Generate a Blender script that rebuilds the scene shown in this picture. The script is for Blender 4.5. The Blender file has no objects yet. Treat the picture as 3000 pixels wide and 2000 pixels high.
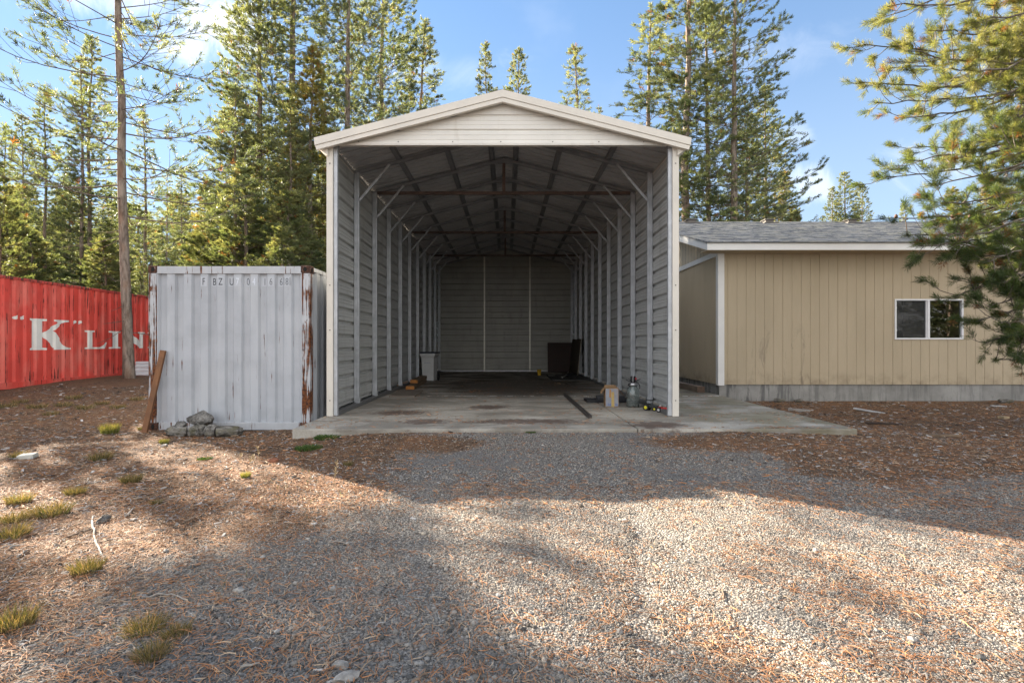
import bpy, bmesh, math, random
import numpy as np
from mathutils import Vector, Matrix
SC = bpy.context.scene
COL = SC.collection
R = math.radians
F, U0, V0, CZ = 1458.0, 1486.0, 1004.0, 1.3        # focal length and vanishing point in photo pixels, camera height

def at(u, v, d):                                     # a photo pixel at depth d -> world
    return ((u-U0)/F*d, d, CZ+(V0-v)/F*d)
def on_z(u, v, z):                                   # a photo pixel on the level z -> world
    d = (CZ-z)*F/(v-V0)
    return ((u-U0)/F*d, d, z)

# ------------------------------------------------------------------ scene helpers
def tag(o, label=None, cat=None, group=None, kind=None):
    if label: o['label'] = label
    if cat: o['category'] = cat
    if group: o['group'] = group
    if kind: o['kind'] = kind
    return o
def thing(name, label, cat, loc=(0, 0, 0), rz=0.0, group=None):
    o = bpy.data.objects.new(name, None)
    o.empty_display_size = 0.2
    COL.objects.link(o)
    o.location = loc
    o.rotation_euler = (0, 0, rz)
    return tag(o, label, cat, group)
def dup(root, loc, rz=0.0, scale=None, label=None, group=None):
    r = root.copy(); COL.objects.link(r)
    r.location = loc
    r.rotation_euler = (root.rotation_euler[0], root.rotation_euler[1], rz)
    if scale is not None:
        r.scale = scale if hasattr(scale, '__len__') else (scale,)*3
    if label: r['label'] = label
    if group: r['group'] = group
    for ch in list(root.children):
        c = ch.copy(); COL.objects.link(c); c.parent = r
        for g in list(ch.children):
            d = g.copy(); COL.objects.link(d); d.parent = c
    return r

class MB:
    """collects polygons and links them as ONE mesh object"""
    def __init__(s):
        s.v = []; s.f = {}; s.c = []; s.n = 0
    def add(s, V, Fc, col=None):
        V = np.asarray(V, dtype=np.float32).reshape(-1, 3)
        if isinstance(Fc, np.ndarray):
            s.f.setdefault(Fc.shape[1], []).append(Fc.astype(np.int64)+s.n)
        else:
            for f in Fc:
                s.f.setdefault(len(f), []).append(np.array([f], dtype=np.int64)+s.n)
        s.v.append(V)
        if col is None: col = np.ones((len(V), 3), np.float32)
        col = np.asarray(col, np.float32)
        if col.ndim == 1: col = np.tile(col, (len(V), 1))
        s.c.append(col)
        s.n += len(V)
        return s
    def box(s, x0, x1, y0, y1, z0, z1, b=0.0, M=None, col=None):
        if b <= 0:
            V = np.array([(x, y, z) for z in (z0, z1) for y in (y0, y1) for x in (x0, x1)], np.float32)
            Fc = [(0, 2, 3, 1), (4, 5, 7, 6), (0, 1, 5, 4), (2, 6, 7, 3), (0, 4, 6, 2), (1, 3, 7, 5)]
        else:
            bm = bmesh.new()
            bmesh.ops.create_cube(bm, size=1.0)
            for q in bm.verts:
                q.co = ((x0+x1)/2+q.co.x*(x1-x0), (y0+y1)/2+q.co.y*(y1-y0), (z0+z1)/2+q.co.z*(z1-z0))
            bmesh.ops.bevel(bm, geom=bm.edges[:], offset=b, segments=2, affect='EDGES', profile=0.6)
            bm.verts.index_update()
            V = np.array([q.co[:] for q in bm.verts], np.float32)
            Fc = [tuple(q.index for q in f.verts) for f in bm.faces]
            bm.free()
        if M is not None:
            V = np.array([(M @ Vector(q))[:] for q in V.tolist()], np.float32)
        return s.add(V, Fc, col)
    def bar(s, p, q, w, h, b=0.0, up=(0, 0, 1), col=None):
        """a box of section w x h along p -> q"""
        p, q = Vector(p), Vector(q)
        d = q-p; L = d.length; y = d.normalized(); x = y.cross(Vector(up)).normalized(); z = x.cross(y)
        M = Matrix((x, y, z)).transposed().to_4x4(); M.translation = p
        return s.box(-w/2, w/2, 0, L, -h/2, h/2, b, M, col)
    def tube(s, P, rad, n=8, cap=True, col=None):
        P = np.asarray(P, np.float32); m = len(P)
        rad = np.broadcast_to(np.asarray(rad, np.float32), (m,))
        T = np.gradient(P, axis=0); T /= np.linalg.norm(T, axis=1, keepdims=True)+1e-9
        ref = np.array([0, 0, 1.0]) if abs(T[:, 2]).mean() < .8 else np.array([1.0, 0, 0])
        X = np.cross(T, ref); X /= np.linalg.norm(X, axis=1, keepdims=True)+1e-9
        Y = np.cross(T, X)
        a = np.linspace(0, 2*np.pi, n, endpoint=False)
        V = P[:, None, :]+rad[:, None, None]*(np.cos(a)[None, :, None]*X[:, None, :]+np.sin(a)[None, :, None]*Y[:, None, :])
        i = np.arange(m-1)[:, None]*n; k = np.arange(n)[None, :]; k2 = (k+1) % n
        Fq = np.stack([i+k, i+k2, i+n+k2, i+n+k], -1).reshape(-1, 4)
        base = s.n
        s.add(V.reshape(-1, 3), Fq, col)
        if cap:
            s.f.setdefault(n, []).append(np.array([list(range(base+n-1, base-1, -1))]))
            s.f.setdefault(n, []).append(np.array([list(range(base+(m-1)*n, base+m*n))]))
        return s
    def lathe(s, prof, n=24, o=(0, 0, 0), axis='z', col=None):
        """prof: list of (radius, height)"""
        prof = np.array(prof, np.float32); m = len(prof)
        a = np.linspace(0, 2*np.pi, n, endpoint=False)
        X = prof[:, 0][:, None]*np.cos(a); Y = prof[:, 0][:, None]*np.sin(a); Z = np.repeat(prof[:, 1][:, None], n, 1)
        V = np.stack([X, Y, Z], -1)
        if axis == 'x': V = V[..., [2, 0, 1]]
        if axis == 'y': V = V[..., [1, 2, 0]]
        V = V.reshape(-1, 3)+np.array(o, np.float32)
        i = np.arange(m-1)[:, None]*n; k = np.arange(n)[None, :]; k2 = (k+1) % n
        Fq = np.stack([i+k, i+k2, i+n+k2, i+n+k], -1).reshape(-1, 4)
        return s.add(V, Fq, col)
    def prism(s, poly, y0, y1, col=None):
        """polygon in x,z pushed from y0 to y1"""
        n = len(poly)
        V = [(x, y0, z) for x, z in poly]+[(x, y1, z) for x, z in poly]
        Fc = [tuple(range(n)), tuple(range(2*n-1, n-1, -1))]+[(k, k+n, (k+1) % n+n, (k+1) % n) for k in range(n)]
        return s.add(V, Fc, col)
    def strip(s, A, B, col=None):
        """quads between two equally long point rows"""
        A = np.asarray(A, np.float32); B = np.asarray(B, np.float32); m = len(A)
        i = np.arange(m-1)
        return s.add(np.concatenate([A, B]), np.stack([i, i+1, m+i+1, m+i], -1), col)
    def build(s, name, mat, parent=None, smooth=False, loc=None, colors=False):
        V = np.concatenate(s.v); me = bpy.data.meshes.new(name)
        me.vertices.add(len(V)); me.vertices.foreach_set('co', V.ravel())
        L = []; st = []; o = 0
        for k, fl in s.f.items():
            fa = np.concatenate(fl); L.append(fa.ravel())
            st.append(o+np.arange(len(fa))*k); o += fa.size
        L = np.concatenate(L).astype(np.int32); st = np.concatenate(st).astype(np.int32)
        me.loops.add(len(L)); me.loops.foreach_set('vertex_index', L)
        me.polygons.add(len(st)); me.polygons.foreach_set('loop_start', st)
        me.polygons.foreach_set('use_smooth', np.full(len(st), smooth))
        me.update(calc_edges=True)
        if colors:
            at_ = me.color_attributes.new('tint', 'FLOAT_COLOR', 'POINT')
            c = np.concatenate(s.c); c = np.concatenate([c, np.ones((len(c), 1), np.float32)], 1)
            at_.data.foreach_set('color', c.ravel())
        if len(V) < 20000:
            bm = bmesh.new(); bm.from_mesh(me); bmesh.ops.recalc_face_normals(bm, faces=bm.faces); bm.to_mesh(me); bm.free()
        me.materials.append(mat)
        ob = bpy.data.objects.new(name, me); COL.objects.link(ob)
        if parent is not None: ob.parent = parent
        if loc is not None: ob.location = loc
        return ob

# ------------------------------------------------------------------ value noise used for shapes
def vnoise(x, y, seed=0):
    x = np.asarray(x, float); y = np.asarray(y, float)
    xi = np.floor(x).astype(np.int64); yi = np.floor(y).astype(np.int64); xf = x-xi; yf = y-yi
    def h(a, b):
        n = (a*374761393+b*668265263+seed*1442695041) & 0xffffffff
        n = ((n ^ (n >> 13))*1274126177) & 0xffffffff
        return ((n ^ (n >> 16)) & 0xffff)/65535.0
    u = xf*xf*(3-2*xf); w = yf*yf*(3-2*yf)
    return (h(xi, yi)*(1-u)+h(xi+1, yi)*u)*(1-w)+(h(xi, yi+1)*(1-u)+h(xi+1, yi+1)*u)*w
def fbm(x, y, seed=0, o=4):
    r = 0; a = .5; t = 0
    for k in range(o):
        r = r+a*vnoise(x*2**k, y*2**k, seed+k*17); t += a; a *= .5
    return r/t
def sst(a, b, x):
    t = np.clip((np.asarray(x, float)-a)/(b-a), 0, 1); return t*t*(3-2*t)

# ------------------------------------------------------------------ node helpers
class NT:
    def __init__(s, nt): s.t = nt
    def n(s, kind, **kw):
        nd = s.t.nodes.new(kind)
        for k, v in kw.items():
            if k.startswith('i_'):
                key = k[2:].replace('_', ' ')
                s.put(nd.inputs[key], v)
            else: setattr(nd, k, v)
        return nd
    def put(s, sock, v):
        if isinstance(v, bpy.types.NodeSocket): s.t.links.new(v, sock)
        elif isinstance(v, bpy.types.Node): s.t.links.new(v.outputs[0], sock)
        elif hasattr(v, '__len__') and len(v) == 3 and len(sock.default_value) == 4: sock.default_value = (*v, 1)
        else: sock.default_value = v
    def math(s, op, a, b=0.0, c=None, clamp=False):
        nd = s.t.nodes.new('ShaderNodeMath'); nd.operation = op; nd.use_clamp = clamp
        s.put(nd.inputs[0], a); s.put(nd.inputs[1], b)
        if c is not None: s.put(nd.inputs[2], c)
        return nd.outputs[0]
    def mix(s, f, a, b, blend='MIX'):
        nd = s.t.nodes.new('ShaderNodeMix'); nd.data_type = 'RGBA'; nd.blend_type = blend; nd.clamp_factor = True
        s.put(nd.inputs[0], f); s.put(nd.inputs[6], a); s.put(nd.inputs[7], b)
        return nd.outputs[2]
    def ramp(s, f, lo, hi, a=0.0, b=1.0, smooth=True):
        nd = s.t.nodes.new('ShaderNodeMapRange'); nd.interpolation_type = 'SMOOTHSTEP' if smooth else 'LINEAR'
        s.put(nd.inputs[0], f); nd.inputs[1].default_value = lo; nd.inputs[2].default_value = hi
        nd.inputs[3].default_value = a; nd.inputs[4].default_value = b
        return nd.outputs[0]
    def co(s, kind='Object', scale=(1, 1, 1)):
        tc = s.t.nodes.new('ShaderNodeTexCoord'); mp = s.t.nodes.new('ShaderNodeMapping')
        s.t.links.new(tc.outputs[kind], mp.inputs[0]); mp.inputs['Scale'].default_value = scale
        return mp.outputs[0]
    def noise(s, vec, scale, detail=4.0, rough=.55, dist=0.0):
        nd = s.t.nodes.new('ShaderNodeTexNoise'); s.put(nd.inputs['Vector'], vec)
        nd.inputs['Scale'].default_value = scale; nd.inputs['Detail'].default_value = detail
        nd.inputs['Roughness'].default_value = rough; nd.inputs['Distortion'].default_value = dist
        return nd.outputs[0]
    def xyz(s, vec):
        nd = s.t.nodes.new('ShaderNodeSeparateXYZ'); s.put(nd.inputs[0], vec); return nd.outputs
    def bump(s, h, strength=.3, dist=.01, normal=None):
        nd = s.t.nodes.new('ShaderNodeBump'); nd.inputs['Strength'].default_value = strength
        nd.inputs['Distance'].default_value = dist; s.put(nd.inputs['Height'], h)
        if normal is not None: s.put(nd.inputs['Normal'], normal)
        return nd.outputs[0]
def material(name):
    m = bpy.data.materials.new(name); m.use_nodes = True
    nt = m.node_tree; nt.nodes.clear()
    g = NT(nt)
    out = nt.nodes.new('ShaderNodeOutputMaterial'); p = nt.nodes.new('ShaderNodeBsdfPrincipled')
    nt.links.new(p.outputs[0], out.inputs[0])
    g.p = p; g.out = out
    return m, g
def finish(g, base=None, rough=None, metal=None, normal=None, spec=None):
    for k, v in (('Base Color', base), ('Roughness', rough), ('Metallic', metal), ('Normal', normal), ('Specular IOR Level', spec)):
        if v is not None: g.put(g.p.inputs[k], v)

def m_paint(name, c, rough=.5, var=.12, scale=3.0, grain=None, bump=0.0, dirt=None, spec=.4, metal=0.0):
    m, g = material(name)
    v = g.co(); n = g.noise(v, scale, 5)
    base = g.mix(g.ramp(n, .3, .7), tuple(x*(1-var) for x in c), tuple(min(1, x*(1+var)) for x in c))
    if grain:
        w = g.noise(g.co(scale=grain), 1.0, 4)
        base = g.mix(g.ramp(w, .35, .65, 0, .35), base, tuple(x*.6 for x in c))
    if dirt:
        d = g.noise(g.co(scale=(2, 2, .35)), 3.0, 6, .65)
        base = g.mix(g.ramp(d, .52, .75, 0, .55), base, dirt)
    nr = g.bump(g.noise(v, 60, 3), bump, .004) if bump else None
    finish(g, base, g.ramp(n, .2, .8, rough-.08, rough+.08), metal, nr, spec)
    return m

def m_rusty(name, c, amount=.5, scale=1.0, low=None, rust=((.16, .055, .018), (.05, .022, .014)), rough=.45, spots=.70, fade=None):
    """painted steel with rust: spots everywhere and vertical streaks where amount is high"""
    m, g = material(name)
    v = g.co(); x, y, z = g.xyz(v)
    n = g.noise(v, 2.2, 4)
    base = g.mix(g.ramp(n, .3, .7), tuple(q*.9 for q in c), tuple(q*1.08 for q in c))
    if fade is not None:
        ft = g.noise(g.co(scale=(1.3, 1.3, .5)), 1.6, 5, .6)
        base = g.mix(g.ramp(ft, .45, .65, 0, .8), base, fade)
    grime = g.noise(g.co(scale=(9, 9, .5)), 1.0, 5, .6)
    base = g.mix(g.ramp(grime, .5, .8, 0, .28), base, tuple(q*.55 for q in c))
    sp = g.noise(g.co(scale=(1, 1, .45)), 9.0*scale, 6, .7, .4)
    st = g.noise(g.co(scale=(24, 24, .9)), 1.0*scale, 5, .66, .25)
    m1 = g.ramp(sp, spots, spots+.05)
    m2 = g.ramp(g.math('ADD', st, g.math('MULTIPLY', g.math('SUBTRACT', g.noise(v, 2.6, 3), .5), .45)), .64-.2*amount, .70-.2*amount)
    k = g.math('MAXIMUM', m1, m2)
    rc = g.mix(g.ramp(g.noise(v, 25, 4), .4, .62), rust[0], rust[1])
    base = g.mix(k, base, rc)
    b = g.bump(g.noise(v, 90, 4), .25, .003)
    finish(g, base, g.ramp(k, 0, 1, rough, .9), 0.0, b, .35)
    return m

def m_tint(name, rough=.8, trans=0.0, mul=(1, 1, 1), spec=.25, bump=0.0):
    """colour from the mesh's own 'tint' attribute (each leaf, stone or blade has its own colour)"""
    m, g = material(name)
    a = g.n('ShaderNodeAttribute', attribute_name='tint')
    c = g.mix(1.0, a.outputs['Color'], mul, 'MULTIPLY')
    finish(g, c, rough, 0.0, None, spec)
    if bump: finish(g, normal=g.bump(g.noise(g.co(), 120, 3), bump, .004))
    if trans:
        t = g.t.nodes.new('ShaderNodeBsdfTranslucent'); g.put(t.inputs[0], g.mix(1.0, c, (1.25, 1.2, .6), 'MULTIPLY'))
        mx = g.t.nodes.new('ShaderNodeMixShader'); mx.inputs[0].default_value = trans
        g.t.links.new(g.p.outputs[0], mx.inputs[1]); g.t.links.new(t.outputs[0], mx.inputs[2])
        g.t.links.new(mx.outputs[0], g.out.inputs[0])
    return m
# ------------------------------------------------------------------ the ground
def gh(x, y):
    x = np.asarray(x, float); y = np.asarray(y, float)
    h = .03+.035*(fbm(x*.45, y*.45, 3)-.5)+.02*(fbm(x*1.7, y*1.7, 9)-.5)
    h = h+.30*sst(-4.0, -12.0, x)*sst(7, 14, y)
    h = h-.085*np.exp(-((x+4.4)/2.0)**2-((y-7.5)/1.3)**2)
    h = h+.080*np.exp(-((y-6.6)/.75)**2)*sst(-3.4, -1.3, x)*(.55+.45*sst(4.6, 2.6, x))*sst(6.5, 5, x)
    h = h-.028*np.exp(-((x-.62-.245*(y-2.2))/.06)**2)*sst(1.9, 2.2, y)*sst(4.0, 3.6, y)*(.4+.6*vnoise(y*3, y*0, 8))
    h = h-.016*tracks(x, y)
    h = h-.04*sst(3.5, 6, x)*sst(5, 8, y)
    h = h+.3*sst(22, 60, np.hypot(x, y))
    # under the slab and the buildings it stays low
    ins = sst(-2.95, -2.7, x)*sst(4.75, 4.6, x)*sst(6.68, 6.9, y)*sst(24, 21, y)
    return h*(1-ins)+np.minimum(h, .02)*ins
def tracks(x, y):
    """two faint wheel tracks leading into the carport"""
    w = .18*np.sin(y*.9)+.25*(fbm(y*.6, y*0+3, 12)-.5)
    return (np.exp(-((x+.62-w)/.20)**2)+np.exp(-((x-1.02-w)/.20)**2))*sst(6.6, 6.0, y)
def litter(x, y):
    """0 = bare grey gravel, 1 = brown needle duff"""
    x = np.asarray(x, float); y = np.asarray(y, float)
    n = fbm(x*.7+5, y*.7, 21)-.5; n2 = fbm(x*2.3, y*2.3, 5)-.5
    edge = -1.2+.25*(y-4)*-1.0
    left = sst(0.9, -1.5, x-edge+2.2*n+.6*n2-.25*(y-3))*(.45+.55*sst(1.2, 3.2, y-.25*(x+2)))
    right = sst(1.6, 3.4, x-.35*(6-y)+2.0*n+.5*n2)*sst(3.9, 5.2, y+.5*n-.22*(x-4))
    front = np.exp(-((y-6.1)/.5)**2)*sst(.4, 1.5, np.abs(x-.6)+1.2*n)*.8
    far = sst(8.0, 10, y)
    return np.clip(np.maximum.reduce([left, right, front, far])+.25*n2, 0, 1)

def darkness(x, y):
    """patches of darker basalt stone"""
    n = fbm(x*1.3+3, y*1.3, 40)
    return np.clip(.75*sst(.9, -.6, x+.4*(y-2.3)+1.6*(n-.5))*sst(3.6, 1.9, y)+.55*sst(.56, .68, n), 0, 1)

def build_ground():
    xs = np.concatenate([-np.geomspace(500, 16, 26), np.arange(-15.5, 14.6, .11), np.geomspace(15, 500, 26)])
    ys = np.concatenate([-np.geomspace(300, 1.2, 16), np.arange(-1, 1.2, .3), np.arange(1.3, 13, .09), np.geomspace(13.1, 600, 50)])
    X, Y = np.meshgrid(xs, ys); Z = gh(X, Y)
    nx, ny = len(xs), len(ys)
    mb = MB(); k = np.arange(ny-1)[:, None]*nx+np.arange(nx-1)[None, :]
    Fq = np.stack([k, k+1, k+nx+1, k+nx], -1).reshape(-1, 4)
    L = litter(X, Y).ravel()
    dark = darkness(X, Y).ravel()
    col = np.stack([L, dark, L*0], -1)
    mb.add(np.stack([X, Y, Z], -1).reshape(-1, 3), Fq, col)
    m, g = material('ground_mat')
    a = g.n('ShaderNodeAttribute', attribute_name='tint')
    sr = g.t.nodes.new('ShaderNodeSeparateColor'); g.put(sr.inputs[0], a.outputs['Color'])
    v = g.co(); 
    vo = g.n('ShaderNodeTexVoronoi'); g.put(vo.inputs['Vector'], v); vo.inputs['Scale'].default_value = 70
    vo2 = g.n('ShaderNodeTexVoronoi'); g.put(vo2.inputs['Vector'], v); vo2.inputs['Scale'].default_value = 34
    cs = g.t.nodes.new('ShaderNodeSeparateColor'); g.put(cs.inputs[0], vo.outputs['Color'])
    peb = g.mix(cs.outputs[0], (.19, .175, .158), (.52, .48, .425))
    peb = g.mix(g.ramp(vo.outputs['Distance'], .35, .62), peb, (.11, .10, .09))
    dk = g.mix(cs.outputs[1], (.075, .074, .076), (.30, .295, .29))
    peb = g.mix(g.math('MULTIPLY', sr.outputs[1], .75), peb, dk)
    big = g.noise(v, .9, 5, .6)
    peb = g.mix(g.ramp(big, .42, .62, 0, .4), peb, (.24, .215, .185))
    fib = g.noise(g.co(scale=(14, 60, 30)), 1.0, 5, .7, 1.0); fib2 = g.noise(g.co(scale=(55, 18, 30)), 1.0, 5, .7, 1.2)
    duff = g.mix(g.ramp(fib, .35, .65), (.065, .040, .027), (.22, .135, .082))
    duff = g.mix(g.ramp(fib2, .5, .68, 0, .8), duff, (.32, .225, .15))
    duff = g.mix(g.ramp(g.noise(v, 26, 4, .7), .56, .66, 0, .75), duff, (.035, .026, .022))
    duff = g.mix(g.ramp(g.noise(v, 1.3, 4), .4, .65, 0, .5), duff, (.25, .128, .068))
    mk = g.math('ADD', sr.outputs[0], g.math('MULTIPLY', g.math('SUBTRACT', g.noise(v, 14, 5, .7), .5), .9))
    base = g.mix(g.ramp(mk, .3, .62), peb, duff)
    hgt = g.math('ADD', g.math('MULTIPLY', vo.outputs['Distance'], -1.0), g.math('MULTIPLY', vo2.outputs['Distance'], -.7))
    hgt = g.math('ADD', hgt, g.math('MULTIPLY', fib2, .8))
    finish(g, base, .92, 0, g.bump(hgt, .9, .02), .15)
    o = mb.build('ground', m, smooth=True, colors=True)
    tag(o, kind='structure')

rs = np.random.RandomState(11)
ICO_V = None
def ico(sub=1):
    bm = bmesh.new(); bmesh.ops.create_icosphere(bm, subdivisions=sub, radius=1.0); bm.verts.index_update()
    V = np.array([q.co[:] for q in bm.verts], np.float32); Fc = np.array([[q.index for q in f.verts] for f in bm.faces]); bm.free()
    return V, Fc
def rot_rand(n, r):
    q = r.normal(size=(n, 4)); q /= np.linalg.norm(q, axis=1, keepdims=True); w, x, y, z = q.T
    return np.stack([np.stack([1-2*(y*y+z*z), 2*(x*y-z*w), 2*(x*z+y*w)], -1), np.stack([2*(x*y+z*w), 1-2*(x*x+z*z), 2*(y*z-x*w)], -1),
                     np.stack([2*(x*z-y*w), 2*(y*z+x*w), 1-2*(x*x+y*y)], -1)], 1)
def scatter_xy(n, y0, y1, r, power=1.6, wide=1.12):
    """points over the visible wedge of ground, denser towards the camera"""
    t = r.rand(n); p = 2-power*1.0
    y = (y0**p+t*(y1**p-y0**p))**(1/p) if abs(p) > 1e-3 else y0*(y1/y0)**t
    x = (r.rand(n)*2-1)*(y*wide+.25)
    return x, y
def clear(x, y):
    """False where slab, containers or house stand"""
    slab = (x > -2.9) & (x < 4.72) & (y > 6.65)
    cont = (x < -3.0) & (x > -5.52) & (y > 7.58)
    red = (x < -11.1)
    house = (x > 4.7) & (y > 11.1)
    return ~(slab | cont | red | house)

def build_gravel():
    r = np.random.RandomState(5); V0_, F0_ = ico(1)
    mb = MB()
    for n, y0, y1, s0, s1, keepall in ((145000, 1.55, 4.3, .0028, .0063, False), (46000, 3.7, 7.6, .005, .0095, False), (4200, 1.6, 3.3, .008, .017, True), (800, 2.5, 11, .009, .02, True)):
        x, y = scatter_xy(n, y0, y1, r)
        L = litter(x, y)
        if keepall and y1 == 3.3:          # the pile of coarse stone at the bottom of the picture
            keep = np.exp(-((x+.25)/.55)**2-((y-2.05)/.3)**2)+.10 > r.rand(n)
        elif keepall: keep = (.25+.5*fbm(x*1.2, y*1.2, 77)) > r.rand(n)
        else: keep = r.rand(n) > L*.86
        keep &= clear(x, y)
        x, y = x[keep], y[keep]; m = len(x)
        s = s0+(s1-s0)*r.rand(m)**1.8
        S = np.stack([s*(.75+.5*r.rand(m)), s*(.75+.5*r.rand(m)), s*(.5+.35*r.rand(m))], -1)
        V = V0_[None]*(.84+.32*r.rand(m, len(V0_), 1))*S[:, None, :]
        a = r.rand(m)*6.283; c, q = np.cos(a), np.sin(a)
        VX = V[..., 0]*c[:, None]-V[..., 1]*q[:, None]; VY = V[..., 0]*q[:, None]+V[..., 1]*c[:, None]
        V = np.stack([VX+x[:, None], VY+y[:, None], V[..., 2]+(gh(x, y)+S[:, 2]*.22)[:, None]], -1)
        Fi = (F0_[None]+np.arange(m)[:, None, None]*len(V0_)).reshape(-1, 3)
        dk = darkness(x, y)
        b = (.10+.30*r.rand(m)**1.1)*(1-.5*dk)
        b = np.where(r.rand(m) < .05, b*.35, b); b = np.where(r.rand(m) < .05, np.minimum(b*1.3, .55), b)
        w = r.normal(size=m)*.03
        C = np.stack([b*(1.11+w-.07*dk), b*(1.0), b*(.855-w+.09*dk)], -1)
        mb.add(V.reshape(-1, 3), Fi, np.repeat(C, len(V0_), 0))
    o = mb.build('gravel', m_tint('gravel_mat', .9, spec=.2), colors=True)
    tag(o, 'loose grey gravel stones spread over the driveway', kind='stuff')

def build_needles():
    r = np.random.RandomState(8); mb = MB()
    for n, y0, y1, w0 in ((95000, 1.55, 4.5, .00105), (56000, 3.8, 11.5, .0024)):
        x, y = scatter_xy(n, y0, y1, r, 1.5)
        cl = fbm(x*2.0+9, y*2.0, 31); cl2 = fbm(x*.8, y*.8, 32); L = litter(x, y)
        p = .23+.05*sst(3.6, 4.6, y)+.55*L+.30*sst(.50, .70, cl)*(.35+.65*sst(.42, .66, cl2))*sst(-1.5, 1.5, x+.2)
        p = p*(1-.6*np.clip(tracks(x, y), 0, 1))
        keep = (p > r.rand(n)) & clear(x, y)
        x, y, L = x[keep], y[keep], L[keep]; zg = gh(x, y)
        if y0 > 3:                                     # and what has blown onto the slab
            ns = 9000; xs_ = -2.85+7.5*r.rand(ns); ys_ = 6.68+9.0*r.rand(ns)**1.7; fl = fbm(xs_*1.6, ys_*2.6, 91)
            kk = (sst(.44, .66, fl)+.10 > r.rand(ns)) & ((xs_ < 2.5) | (ys_ < 11))
            x, y, L, zg = np.append(x, xs_[kk]), np.append(y, ys_[kk]), np.append(L, ys_[kk]*0+.35), np.append(zg, ys_[kk]*0+.150)
        m = len(x)
        a = (fbm(x*1.2, y*1.2, 51)*5+r.normal(size=m)*.9); le = .035+.045*r.rand(m); bend = r.normal(size=m)*.35
        z = zg+.003+np.where(zg == .150, .002, .013)*r.rand(m)**2; tl = r.normal(size=m)*.10
        P = []
        for t in (-.5, 0, .5):
            aa = a+bend*t*2
            P.append(np.stack([x+np.cos(aa)*le*t, y+np.sin(aa)*le*t, z+np.maximum(tl*le*t, -.008)+(.004 if t == 0 else 0)], -1))
        nx_, ny_ = -np.sin(a), np.cos(a); w = w0*(.7+.6*r.rand(m))
        off = np.stack([nx_*w, ny_*w, w*.5*r.normal(size=m)], -1)
        V = np.stack([P[0]-off, P[0]+off, P[1]-off, P[1]+off, P[2]-off*.6, P[2]+off*.6], 1)
        Fi = np.array([[0, 1, 3, 2], [2, 3, 5, 4]])
        Fi = (Fi[None]+np.arange(m)[:, None, None]*6).reshape(-1, 4)
        k = r.rand(m); pale = (r.rand(m) < (.22+.10*L))
        C = np.where(pale[:, None], np.stack([.29+.2*k, .20+.16*k, .125+.115*k], -1), np.stack([.25+.25*k, .11+.135*k, .052+.058*k], -1))
        grey = r.rand(m) < .15*L
        C = np.where(grey[:, None], np.stack([.25+.15*k]*3, -1), C)
        mb.add(V.reshape(-1, 3), Fi, np.repeat(C, 6, 0))
    o = mb.build('pine_needle_litter', m_tint('needle_litter_mat', .75, spec=.2), colors=True)
    tag(o, 'fallen orange and tan pine needles strewn over the gravel', kind='stuff')

def build_chips():
    """bark, cone scales and wood chips, mostly left and by the house"""
    r = np.random.RandomState(15); mb = MB()
    n = 15000
    x, y = scatter_xy(n, 1.8, 12.5, r, 1.35)
    L = litter(x, y); keep = ((.06+.8*L*(.35+.9*fbm(x*1.5, y*1.5, 61))) > r.rand(n)) & clear(x, y)
    x, y = x[keep], y[keep]; m = len(x)
    big = .6+.14*y
    le = (.012+.035*r.rand(m)**2)*big; w = le*(.15+.4*r.rand(m)); t = w*.35
    a = r.rand(m)*6.283; c, s = np.cos(a), np.sin(a); z = gh(x, y)+t*.6; tilt = r.normal(size=m)*.18
    V = []
    for dx, dy, dz in ((-1, -1, -1), (1, -1, -1), (1, 1, -1), (-1, 1, -1), (-.85, -.8, 1), (.8, -.9, 1), (.9, .8, 1), (-.8, .85, 1)):
        lx, ly = dx*le*.5, dy*w*.5
        V.append(np.stack([x+lx*c-ly*s, y+lx*s+ly*c, z+dz*t*.5+lx*tilt], -1))
    V = np.stack(V, 1); Fi = np.array([[0, 1, 5, 4], [1, 2, 6, 5], [2, 3, 7, 6], [3, 0, 4, 7], [4, 5, 6, 7]])
    Fi = (Fi[None]+np.arange(m)[:, None, None]*8).reshape(-1, 4)
    k = r.rand(m)[:, None]; q = r.rand(m)[:, None]
    C = np.where(q < .45, np.array([.05, .034, .025])+k*.06, np.where(q < .72, np.array([.19, .11, .065])+k*.09, np.array([.27, .245, .22])+k*.2))
    mb.add(V.reshape(-1, 3), Fi, np.repeat(C, 8, 0))
    o = mb.build('wood_chips', m_tint('wood_chip_mat', .85, spec=.2), colors=True)
    tag(o, 'bark flakes and pale wood chips scattered in the needle duff', kind='stuff')

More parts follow.
